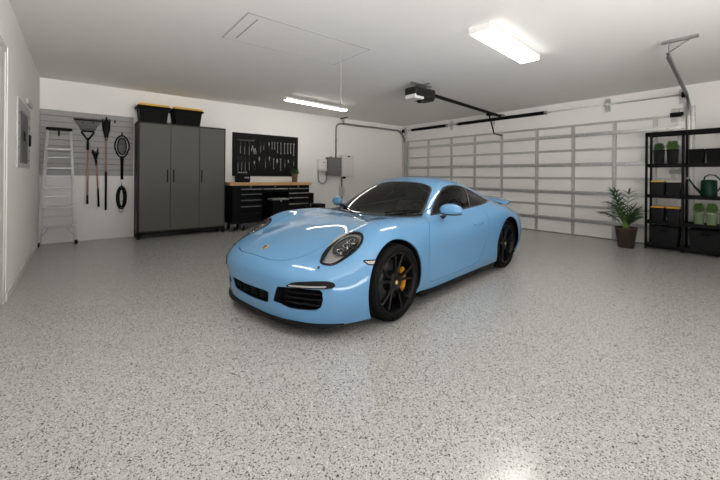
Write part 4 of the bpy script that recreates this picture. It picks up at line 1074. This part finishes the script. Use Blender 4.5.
# things on and by the bench
t = thing('charger_case', 'black battery charger case on the left end of the wooden worktop', 'case', (2.99, 8.1, 1.1))
p = MB(); p.box((2.845, 8.02, 1.101), (3.145, 8.22, 1.285), .015, seg=2); p.build('case_body', 'black', t)
p = MB(); p.box((2.86, 8.04, 1.285), (3.12, 8.2, 1.315), .008); p.build('case_lid', 'black', t)
p = MB(); p.box((3.0, 8.012, 1.19), (3.11, 8.02, 1.23), .002); p.build('case_label', 'galvd', t)
for x in (2.88, 2.93, 2.99, 3.05): MB().box((x, 8.08, 1.315), (x+.035, 8.12, 1.345), .004).build('drill_bit_holder', 'steel', t)
def pot(name, label, cat, x, y, z, rb, rt, h, mat, group=None):
    t = thing(name, label, cat, (x, y, z), 0, group)
    p = MB(); p.lathe([(0, 0), (rb, 0), (rb+.003, .004), (rt-.004, h-.03), (rt, h-.028), (rt, h), (rt-.008, h), (rt-.012, h-.03), (0, h-.03)], 26, (x, y, z)); p.build('pot', mat, t)
    MB().lathe([(0, h-.028), (rt-.012, h-.028)], 20, (x, y, z)).build('soil', 'soil', t)
    return t
def leaf(p, base, d, L_, w, droop=.4, n=5):
    """one blade with thickness, starting at base along d"""
    d = Vector(d).normalized(); sidev = d.cross(Vector((0, 0, 1))); sidev = sidev.normalized() if sidev.length > .01 else Vector((1, 0, 0))
    pos = Vector(base); vs = []
    for i in range(n+1):
        s = i/n; ww = w*math.sin(PI*min(1, .12+.88*s))**.8*(1 if s < 1 else .05)+.0006
        up = sidev.cross(d).normalized()
        vs += [pos+sidev*ww, pos-up*ww*.35, pos-sidev*ww, pos-up*ww*.35-up*.0012]
        d = (d+Vector((0, 0, -droop/n))).normalized(); pos = pos+d*(L_/n)
    fs = [[i*4+k, i*4+(k+1) % 4, (i+1)*4+(k+1) % 4, (i+1)*4+k] for i in range(n) for k in range(4)]
    p.add(vs, fs, True)
def bushy(t, x, y, z, rx, ry, h, mat, seed, n=90, lw=.012, ll=.07):
    n = int(n*2.4); lw = .0095; ll = .042
    r = random.Random(seed); p = MB(); st = MB()
    for k in range(n):
        a = r.uniform(0, 2*PI); el = r.uniform(.05, 1); q = r.uniform(.3, 1)**.6
        bx = x+math.cos(a)*rx*.72*q*(1-el*el*.45); by = y+math.sin(a)*ry*.72*q*(1-el*el*.45); bz = z+h*(.02+.75*el)
        leaf(p, (bx, by, bz), (math.cos(a)*rx, math.sin(a)*ry, .3+.9*el*max(rx, ry)*4*r.uniform(.2, 1)*.25), ll*r.uniform(.7, 1.15), lw*r.uniform(.7, 1.2), .9, 4)
        if k % 6 == 0: st.tube([(x+math.cos(a)*.01, y+math.sin(a)*.01, z-.02), (bx, by, bz)], .0022, 4)
    p.build('foliage', mat, t); st.build('stems', 'stem', t)
t = pot('potted_plant', 'small green plant in a taupe pot on the right end of the worktop', 'plant', 4.36, 8.13, 1.101, .062, .078, .20, 'taupe')
bushy(t, 4.355, 8.13, 1.29, .16, .13, .17, 'leaf', 5, 110, .012, .08)
t = thing('pedal_bin', 'black bin with a thin silver lid edge standing in front of the workbench', 'bin', (3.66, 7.60, 0))
p = MB(); p.taper((3.66, 7.62), 0, .70, .17, .12, .20, .14, .015); p.build('bin_body', 'bmetal', t)
MB().box((3.45, 7.475, .70), (3.87, 7.765, .735), .012, seg=2).build('bin_lid', 'galvd', t)
MB().box((3.635, 7.455, .66), (3.675, 7.485, .70), .004).build('lid_latch', 'chrome', t)
MB().box((3.60, 7.44, .02), (3.72, 7.50, .035), .004).build('pedal', 'bmetal', t)
for (x0, x1, y0, y1, h, lb) in ((4.70, 4.83, 7.95, 8.35, .82, 'tall slim black tool case beside the right end of the workbench'), (4.73, 4.98, 7.62, 7.92, .55, 'low black tool case in front of the tall slim case')):
    t = thing('tool_case', lb, 'tool case', ((x0+x1)/2, (y0+y1)/2, 0))
    MB().box((x0, y0, 0), (x1, y1, h*.62), .014, seg=2).build('case_body', 'black', t); MB().box((x0, y0, h*.62+.004), (x1, y1, h), .014, seg=2).build('case_lid', 'black', t)
    MB().tube([((x0+x1)/2-.04, y0-.012, h*.8), ((x0+x1)/2-.04, y0-.03, h*.82), ((x0+x1)/2+.04, y0-.03, h*.82), ((x0+x1)/2+.04, y0-.012, h*.8)], .007, 6).build('case_handle', 'black', t)
    for x in (x0+.03, x1-.03): MB().box((x-.012, y0-.01, h*.56), (x+.012, y0+.004, h*.68), .002).build('latch', 'panelmid', t)

# ================= pegboard with tools
t = thing('pegboard', 'black tool pegboard on the back wall above the workbench', 'pegboard', (3.74, BY, 1.25))
PBM = simple('pegboard_black', (.010, .010, .011), .6, spec=.12)
nt = PBM.node_tree; b_ = nt.nodes['Principled BSDF']; tc = nt.nodes.new('ShaderNodeTexCoord'); mp = nt.nodes.new('ShaderNodeMapping'); mp.inputs['Scale'].default_value = (33, 33, 33)
vm = nt.nodes.new('ShaderNodeVectorMath'); vm.operation = 'FRACTION'; vs_ = nt.nodes.new('ShaderNodeVectorMath'); vs_.operation = 'SUBTRACT'; vs_.inputs[1].default_value = (.5, .5, .5)
sx = nt.nodes.new('ShaderNodeSeparateXYZ'); cx_ = nt.nodes.new('ShaderNodeCombineXYZ'); ln = nt.nodes.new('ShaderNodeVectorMath'); ln.operation = 'LENGTH'; lt = nt.nodes.new('ShaderNodeMath'); lt.operation = 'LESS_THAN'; lt.inputs[1].default_value = .13
mxx = nt.nodes.new('ShaderNodeMix'); mxx.data_type = 'RGBA'; mxx.inputs[6].default_value = (.010, .010, .011, 1); mxx.inputs[7].default_value = (.001, .001, .001, 1)
l_ = nt.links.new; l_(tc.outputs['Object'], mp.inputs[0]); l_(mp.outputs[0], vm.inputs[0]); l_(vm.outputs[0], vs_.inputs[0]); l_(vs_.outputs[0], sx.inputs[0]); l_(sx.outputs[0], cx_.inputs[0]); l_(sx.outputs[2], cx_.inputs[1]); l_(cx_.outputs[0], ln.inputs[0]); l_(ln.outputs['Value'], lt.inputs[0]); l_(lt.outputs[0], mxx.inputs[0]); l_(mxx.outputs[2], b_.inputs['Base Color'])
MB().box((2.872, BY-.03, 1.252), (4.605, BY-.018, 2.288)).build('board', PBM, t)
p = MB(); 
for a, b in (((2.865, BY-.036, 1.245), (4.612, BY-.001, 1.268)), ((2.865, BY-.036, 2.272), (4.612, BY-.001, 2.295)), ((2.865, BY-.036, 1.245), (2.888, BY-.001, 2.295)), ((4.589, BY-.036, 1.245), (4.612, BY-.001, 2.295))): p.box(a, b, .002)
p.build('frame', 'bmetal', t)
t = thing('tool_rack', 'small dark metal rack at the upper left of the pegboard', 'rack', (3.17, BY-.036, 2.09))
p = MB(); p.box((2.96, BY-.12, 2.115), (3.38, BY-.112, 2.128), .002); p.box((2.96, BY-.12, 2.105), (3.38, BY-.032, 2.112), .001); p.box((2.96, BY-.12, 2.105), (2.968, BY-.032, 2.145)); p.box((3.372, BY-.12, 2.105), (3.38, BY-.032, 2.145)); p.build('shelf', 'dkgrey', t)
TY = BY-.055
def peg(p, x, z): p.tube([(x, BY-.031, z), (x, TY-.012, z), (x, TY-.016, z+.012)], .0035, 5)
def wrench(x, z1, z0, lb, w=.017):
    L_ = z1-z0; o = MB(); fm = Matrix(((1, 0, 0, x), (0, 0, -1, TY+.005), (0, 1, 0, 0), (0, 0, 0, 1)))
    o.prism([(-w*.45, z0+w*1.6), (w*.45, z0+w*1.6), (w*.38, z1-w*1.5), (-w*.38, z1-w*1.5)], .006, fm)
    o.prism([(-w*.5, z1-w*1.7), (w*.5, z1-w*1.7), (w*1.2, z1-w*.9), (w*1.0, z1), (w*.5, z1+.002), (w*.45, z1-w*.8), (-w*.45, z1-w*.8), (-w*.5, z1+.002), (-w*1.0, z1), (-w*1.2, z1-w*.9)], .008, fm)
    n = 14; vs = []
    for r, yy in ((w*1.05, 0), (w*1.05, .008), (w*.55, .008), (w*.55, 0)):
        vs += [(x+r*math.cos(2*PI*k/n), TY-yy+.005, z0+w+r*math.sin(2*PI*k/n)) for k in range(n)]
    o.add(vs, [[i*n+k, i*n+(k+1) % n, ((i+1) % 4)*n+(k+1) % n, ((i+1) % 4)*n+k] for i in range(4) for k in range(n)])
    t = thing('wrench', lb, 'wrench', (x, TY, z0), 0, 'wrenches on the pegboard'); o.build('wrench_body', 'steel', t); q = MB(); peg(q, x, z1-.02); q.build('peg_hook', 'galvd', t)
WX = [3.86, 3.93, 4.01, 4.105, 4.21, 4.30, 4.385, 4.475]; WB = [1.93, 1.93, 1.85, 1.82, 1.83, 1.835, 1.84, 1.79]
for i, (x, z0) in enumerate(zip(WX, WB)): wrench(x, 2.12, z0, 'silver wrench in the upper row of the pegboard, '+ORD[i]+' of the eight', .013+.0012*i)
def driver(x, z1, z0, lb, hm='thandle', cat='screwdriver', name='screwdriver', lab=None):
    t = thing(name, lb, cat, (x, TY, z0), 0, 'screwdrivers on the pegboard')
    hz = z1-(z1-z0)*.42; q = MB(); peg(q, x, hz+.01); q.build('peg_hook', 'galvd', t)
    MB().lathe([(0, z1), (.012, z1-.004), (.016, z1-.03), (.013, hz+.03), (.016, hz+.01), (.008, hz), (0, hz)], 10, (x, TY, 0)).build('handle', hm, t)
    MB().tube([(x, TY, hz+.005), (x, TY, z0+.012), (x, TY, z0)], [.0055, .0055, .003], 6).build('shank', 'steel', t)
def pliers(x, z1, z0, lb, hm='thandle'):
    t = thing('pliers', lb, 'pliers', (x, TY, z0), 0, 'pliers on the pegboard'); L_ = z1-z0; pz = z1-L_*.32; q = MB(); peg(q, x, pz-.02); q.build('peg_hook', 'galvd', t)
    p = MB(); p.tube([(x-.004, TY, z1), (x-.009, TY, pz+.03), (x+.003, TY, pz)], [.004, .010, .011], 7); p.tube([(x+.004, TY, z1), (x+.009, TY, pz+.03), (x-.003, TY, pz)], [.004, .010, .011], 7); p.cyl((x, TY-.012, pz), (x, TY+.010, pz), .010, 10); p.build('jaws', 'steel', t)
    for s in (-1, 1): MB().tube([(x+s*.004, TY, pz-.005), (x+s*.024, TY, pz-L_*.28), (x+s*.020, TY, z0)], [.007, .009, .007], 7).build('handle', hm, t)
UX = [3.045, 3.15, 3.26]
for i, x in enumerate(UX): driver(x, 2.10, 1.79-.02*i, 'long black-handled screwdriver hanging from the metal rack, '+ORD[i]+' of three')
pliers(3.345, 2.00, 1.86, 'small pale-handled pliers just right of the metal rack, the upper pair', 'cream'); pliers(3.41, 1.94, 1.79, 'small pale-handled pliers right of the rack, the lower pair', 'cream')
driver(3.555, 2.11, 1.84, 'steel-shank screwdriver in the upper row, left of two'); driver(3.635, 2.10, 1.90, 'steel-shank screwdriver in the upper row, right of two')
pliers(3.775, 2.11, 1.88, 'black-handled pliers in the upper row, next to the wrenches')
LXs = [2.99, 3.08, 3.165, 3.265]
for i, x in enumerate(LXs): driver(x, 1.73, 1.36+.02*(i % 2), 'dark screwdriver in the lower row below the rack, '+ORD[i]+' of four')
LOW = [(3.395, 1.62, 1.40, 0), (3.52, 1.73, 1.45, 0), (3.685, 1.73, 1.45, 1), (3.79, 1.75, 1.47, 0), (3.905, 1.70, 1.43, 2), (4.00, 1.70, 1.38, 0), (4.10, 1.70, 1.39, 2), (4.22, 1.68, 1.47, 1), (4.32, 1.68, 1.49, 0), (4.475, 1.72, 1.52, 1)]
k0 = k1 = k2 = 0
for i, (x, z1, z0, ty) in enumerate(LOW):
    if ty == 0: pliers(x, z1, z0, 'pliers in the lower row of the pegboard, '+ORD[k0]+' of five'); k0 += 1
    elif ty == 1: driver(x, z1, z0, 'screwdriver among the pliers in the lower row, '+ORD[k1]+' of three'); k1 += 1
    else: wrench(x, z1, z0, 'silver wrench in the lower row of the pegboard, '+['left', 'right'][k2]+' of two', .018); k2 += 1

# ================= electrical boxes
EY = BY
t = thing('control_box', 'small white control box with a looped grey cable left of the grey box', 'electrical box', (5.36, EY, 1.40))
MB().box((5.22, BY-.11, 1.40), (5.50, BY+.0004, 1.735), .012, seg=2).build('box', 'white', t); MB().box((5.22, BY-.112, 1.40), (5.50, BY-.108, 1.45)).build('lower_trim', 'panelgrey', t)
MB().box((5.37, BY-.114, 1.63), (5.44, BY-.108, 1.66)).build('label', 'galvd', t)
p = MB(); p.tube([(5.25, BY-.05, 1.405), (5.25, BY-.05, 1.22), (5.28, BY-.05, 1.10), (5.37, BY-.05, 1.045), (5.47, BY-.05, 1.08), (5.525, BY-.05, 1.17), (5.535, BY-.05, 1.27)], .016, 10); p.build('flexible_cable', 'galvd', t)
t = thing('disconnect_box', 'dark grey metal electrical box between the two white boxes', 'electrical box', (5.75, EY, 1.28))
MB().box((5.515, BY-.13, 1.275), (5.995, EY, 1.80), .006).build('box', 'elecgrey', t); MB().box((5.53, BY-.140, 1.29), (5.98, BY-.130, 1.785), .004).build('cover', 'elecgrey', t)
MB().cyl((5.68, BY-.06, 1.80), (5.68, BY-.06, 1.83), .025, 12).build('hub', 'galvd', t)
t = thing('inverter_box', 'tall white wall box with a black knob, right of the dark grey box', 'electrical box', (6.2, EY, 1.26))
MB().box((6.01, BY-.15, 1.255), (6.43, EY, 1.885), .012, seg=2).build('box', 'white', t)
MB().box((6.43, BY-.10, 1.50), (6.47, BY-.04, 1.58), .01).build('knob', 'black', t); MB().box((6.20, BY-.156, 1.83), (6.28, BY-.148, 1.86)).build('label', 'black', t)
p = MB(); p.tube([(6.13, BY-.08, 1.255), (6.13, BY-.08, 1.19)], .04, 12); p.build('gland', 'black', t)
t = thing('conduit', 'grey conduit running down the wall below the tall white box', 'conduit', (6.05, EY, .55))
MB().tube([(6.055, BY-.06, 1.250), (6.055, BY-.06, .98), (6.06, BY-.06, .45)], .026, 12).build('pipe', 'elecgrey', t); MB().box((5.99, BY-.11, .66), (6.13, EY, .95), .01).build('fitting', 'panelgrey', t)
t = thing('conduit', 'grey conduit rising from the dark grey box to the door track', 'conduit', (5.83, EY, 1.80))
MB().tube([(5.83, BY-.07, 1.803), (5.83, BY-.07, 2.62), (5.838, BY-.07, 2.69), (5.865, BY-.08, 2.75), (5.92, BY-.10, 2.785), (5.975, BY-.14, 2.79)], .019, 10).build('pipe', 'galvd', t)
for z in (1.825, 2.3): MB().cyl((5.83, BY-.07, z-.02), (5.83, BY-.07, z+.02), .028, 12).build('coupling', 'galvd', t)

# ================= palm in a brown pot
PX, PY = 7.90, 1.985
t = thing('potted_palm', 'leafy green palm in a brown pot on the floor beside the shelving', 'plant', (PX, PY, 0))
MB().lathe([(0, 0), (.115, 0), (.122, .006), (.165, .33), (.172, .33), (.172, .375), (.160, .375), (.156, .345), (0, .345)], 36, (PX, PY, 0)).build('pot', 'brown', t)
MB().lathe([(0, .347), (.155, .347)], 24, (PX, PY, 0)).build('soil', 'soil', t)
r = random.Random(12); st = MB()
for k in range(20):
    a = 2*PI*k/20*3+r.uniform(-.2, .2); tier = k % 3
    el = (r.uniform(1.08, 1.2), r.uniform(1.2, 1.34), r.uniform(1.40, 1.52))[tier]; L_ = (r.uniform(.34, .40), r.uniform(.46, .53), r.uniform(.58, .66))[tier]
    if math.cos(a)*.45-math.sin(a)*.9 > .28: L_ *= .55; el = max(el, 1.36)
    bend = (.055, .045, .025)[tier]
    d = Vector((math.cos(a)*math.cos(el), math.sin(a)*math.cos(el), math.sin(el))); pos = Vector((PX+math.cos(a)*.035, PY+math.sin(a)*.035, .35)); pts = []; n = 14; fr_ = MB()
    for i in range(n+1):
        pts.append(pos.copy()); pos = pos+d*(L_/n); d = (d+Vector((math.cos(a)*.02, math.sin(a)*.02, -bend))).normalized()
        s = i/n
        if s > .28 and i % 2 == 0:
            sd = d.cross(Vector((0, 0, 1))).normalized()
            ll = .175*math.sin(PI*min(1, (s-.10)/1.15))**.6+.03
            for q in (-1, 1): leaf(fr_, pos, sd*q*.62+d*.9+Vector((0, 0, .18)), ll, .0155, .9, 5)
    leaf(fr_, pos, d, .17, .016, .6, 5)
    st.tube(pts, [.009-.006*i/n for i in range(n+1)], 6)
    fr_.build('frond', 'leaf', t)
st.build('stems', 'stem', t)

# ================= shelving unit
SX0, SX1, SY0, SY1, SYM = 8.10, 8.46, .58, 1.757, 1.238
t = thing('shelving_unit', 'black slotted metal shelving unit along the garage door wall', 'shelving', (8.28, 1.23, 0))
PM = simple('slotted_post_black', (.007, .007, .007), .6, spec=.12)
for y in (SY1-.02, SYM, SY0+.02):
    for x in (SX0+.016, SX1-.016):
        p = MB(); p.box((x-.016, y-.020, 0), (x-.012, y+.020, 2.10)); s = 1 if y > SYM-.01 else -1
        p.box((x-.016, y+s*.016, 0), (x+.016, y+s*.020, 2.10))
        z = .05
        while z < 2.05: p.box((x-.020, y-.006, z), (x-.0155, y+.006, z+.018)); z += .05
        p.build('post', PM, t)
LEV = [.065, .490, .960, 1.515, 2.085]
for z in LEV:
    p = MB(); p.box((SX0, SY0, z-.035), (SX0+.008, SY1, z+.025), .001); p.box((SX1-.008, SY0, z-.035), (SX1, SY1, z+.025), .001); p.box((SX0, SY0, z-.035), (SX1, SY0+.006, z+.02)); p.box((SX0, SY1-.006, z-.035), (SX1, SY1, z+.02))
    p.box((SX0+.008, SY0+.006, z-.006), (SX1-.008, SY1-.006, z+.010)); p.build('shelf', 'bmetal', t)
def sbin(name, cat, lb, y0, y1, z, h, lid=None, mat='binsoft', group=None, tap=.014, x0=8.125, x1=8.385):
    t = thing(name, lb, cat, ((x0+x1)/2, (y0+y1)/2, z), 0, group); cy = (y0+y1)/2; cx = (x0+x1)/2; hy = (y1-y0)/2; hx = (x1-x0)/2
    p = MB(); p.taper((cx, cy), z, z+h-.022, hx-tap-.004, hy-tap-.004, hx-.004, hy-.004, .01); p.build('bin_body', mat, t)
    p = MB(); p.box((cx-hx, y0, z+h-.035), (cx+hx, y1, z+h-.012), .005); p.build('bin_rim', mat, t)
    if lid: MB().box((cx-hx+.002, y0+.002, z+h-.012), (cx+hx-.002, y1-.002, z+h+.010), .005).build('bin_lid', lid, t)
    return t
sh = [z+.011 for z in LEV]
t = pot('potted_plant', 'leafy plant in a charcoal pot on the upper shelf, left of two', 'plant', 8.25, 1.59, sh[3], .068, .087, .27, 'dkpot'); bushy(t, 8.25, 1.59, sh[3]+.26, .12, .10, .13, 'leaf', 21, 100, .012, .07)
t = pot('potted_plant', 'leafy plant in a charcoal pot on the upper shelf, right of two, brighter green', 'plant', 8.25, 1.40, sh[3], .068, .087, .27, 'dkpot'); bushy(t, 8.25, 1.40, sh[3]+.26, .13, .11, .17, 'leafl', 22, 120, .012, .075)
G2 = 'small lidded bins on the shelving'
sbin('storage_bin', 'bin', 'small black bin with pale yellow lid on the middle shelf, left', 1.485, 1.68, sh[2], .25, 'yellow', group=G2)
sbin('storage_bin', 'bin', 'small charcoal bin with cream white lid on the middle shelf', 1.275, 1.47, sh[2], .25, 'cream', group=G2)
sbin('storage_bin', 'bin', 'small black bin with yellow lid on the shelf above the totes, left', 1.485, 1.68, sh[1], .26, 'yellow', group=G2)
sbin('storage_bin', 'bin', 'small black bin with yellow lid on the shelf above the totes, right', 1.275, 1.47, sh[1], .26, 'yellow', group=G2)
def tote(y0, y1, z, h, lb):
    t = sbin('storage_tote', 'tote', lb, y0, y1, z, h, None, 'binsoft', 'large totes on the bottom shelf', .022, 8.12, 8.43)
    cy = (y0+y1)/2; MB().box((8.112, cy-.06, z+h-.09), (8.126, cy+.06, z+h-.05), .004).build('tote_handle', 'binblack', t)
    MB().box((8.115, y0-.004, z+h-.012), (8.435, y1+.004, z+h+.012), .008).build('tote_lid', 'binblack', t)
    return t
tote(1.29, 1.69, sh[0], .33, 'large black tote on the bottom shelf, left')
tote(.74, 1.165, sh[0], .34, 'large black tote on the bottom shelf, right')
sbin('open_bin', 'bin', 'open black bin on the upper shelf above the watering can, left', .985, 1.178, sh[3], .265, None, 'binblack', 'open black bins on the upper shelf'); sbin('open_bin', 'bin', 'open black bin on the upper shelf at the right edge', .775, .968, sh[3], .265, None, 'binblack', 'open black bins on the upper shelf')
# watering can
t = thing('watering_can', 'dark green watering can with long spout on the middle shelf', 'watering can', (8.25, .93, sh[2]))
z = sh[2]; MB().lathe([(0, 0), (.098, 0), (.102, .008), (.100, .27), (.085, .285), (.03, .292), (0, .292)], 30, (8.25, .935, z)).build('can_body', 'green', t)
p = MB(); p.tube([(8.25, 1.02, z+.05), (8.24, 1.11, z+.17), (8.23, 1.185, z+.305)], [.024, .017, .012], 10); p.build('spout', 'green', t)
MB().tube([(8.23, 1.18, z+.30), (8.228, 1.205, z+.325)], [.014, .026], 12).build('spout_rose', 'galv', t)
p = MB(); p.tube([(8.25, 1.0, z+.27), (8.25, .985, z+.34), (8.25, .93, z+.375), (8.25, .86, z+.365), (8.25, .80, z+.29), (8.25, .785, z+.18), (8.25, .835, z+.10)], .011, 8); p.build('handle', 'green', t)
for y, w_, sd in ((1.05, 'left of two', 31), (.893, 'right of two', 32)):
    t = pot('potted_plant', 'light green plant in a sage pot under the watering can, '+w_, 'plant', 8.22, y, sh[1], .060, .076, .215, 'grnpot'); bushy(t, 8.22, y, sh[1]+.215, .10, .09, .15, 'leafl', sd, 110, .011, .065)
t = pot('potted_plant', 'partly seen sage green pot at the right edge of the same shelf', 'plant', 8.22, .735, sh[1], .060, .076, .215, 'grnpot'); bushy(t, 8.22, .735, sh[1]+.215, .09, .08, .12, 'leafl', 33, 80, .011, .06)
# end brackets of the door by the right-hand track
for z in (2.455, 1.40):
    p = MB()
    for y in (1.345, 1.45):
        p.box((GX-.045, y-.035, z+.045), (GX-.030, y+.035, z+.12), .003); p.box((GX-.045, y-.035, z-.12), (GX-.030, y+.035, z-.045), .003)
    p.box((GX-.045, 1.31, z-.045), (GX-.028, 1.485, z+.045), .003) if 0 else None
    p.build('end_bracket', 'panelgrey', gd)
    MB().box((GX-.055, 1.31, z-.042), (GX-.028, 1.50, z+.042), .004).build('end_hinge', 'bmetal' if z > 2 else 'galvd', gd)
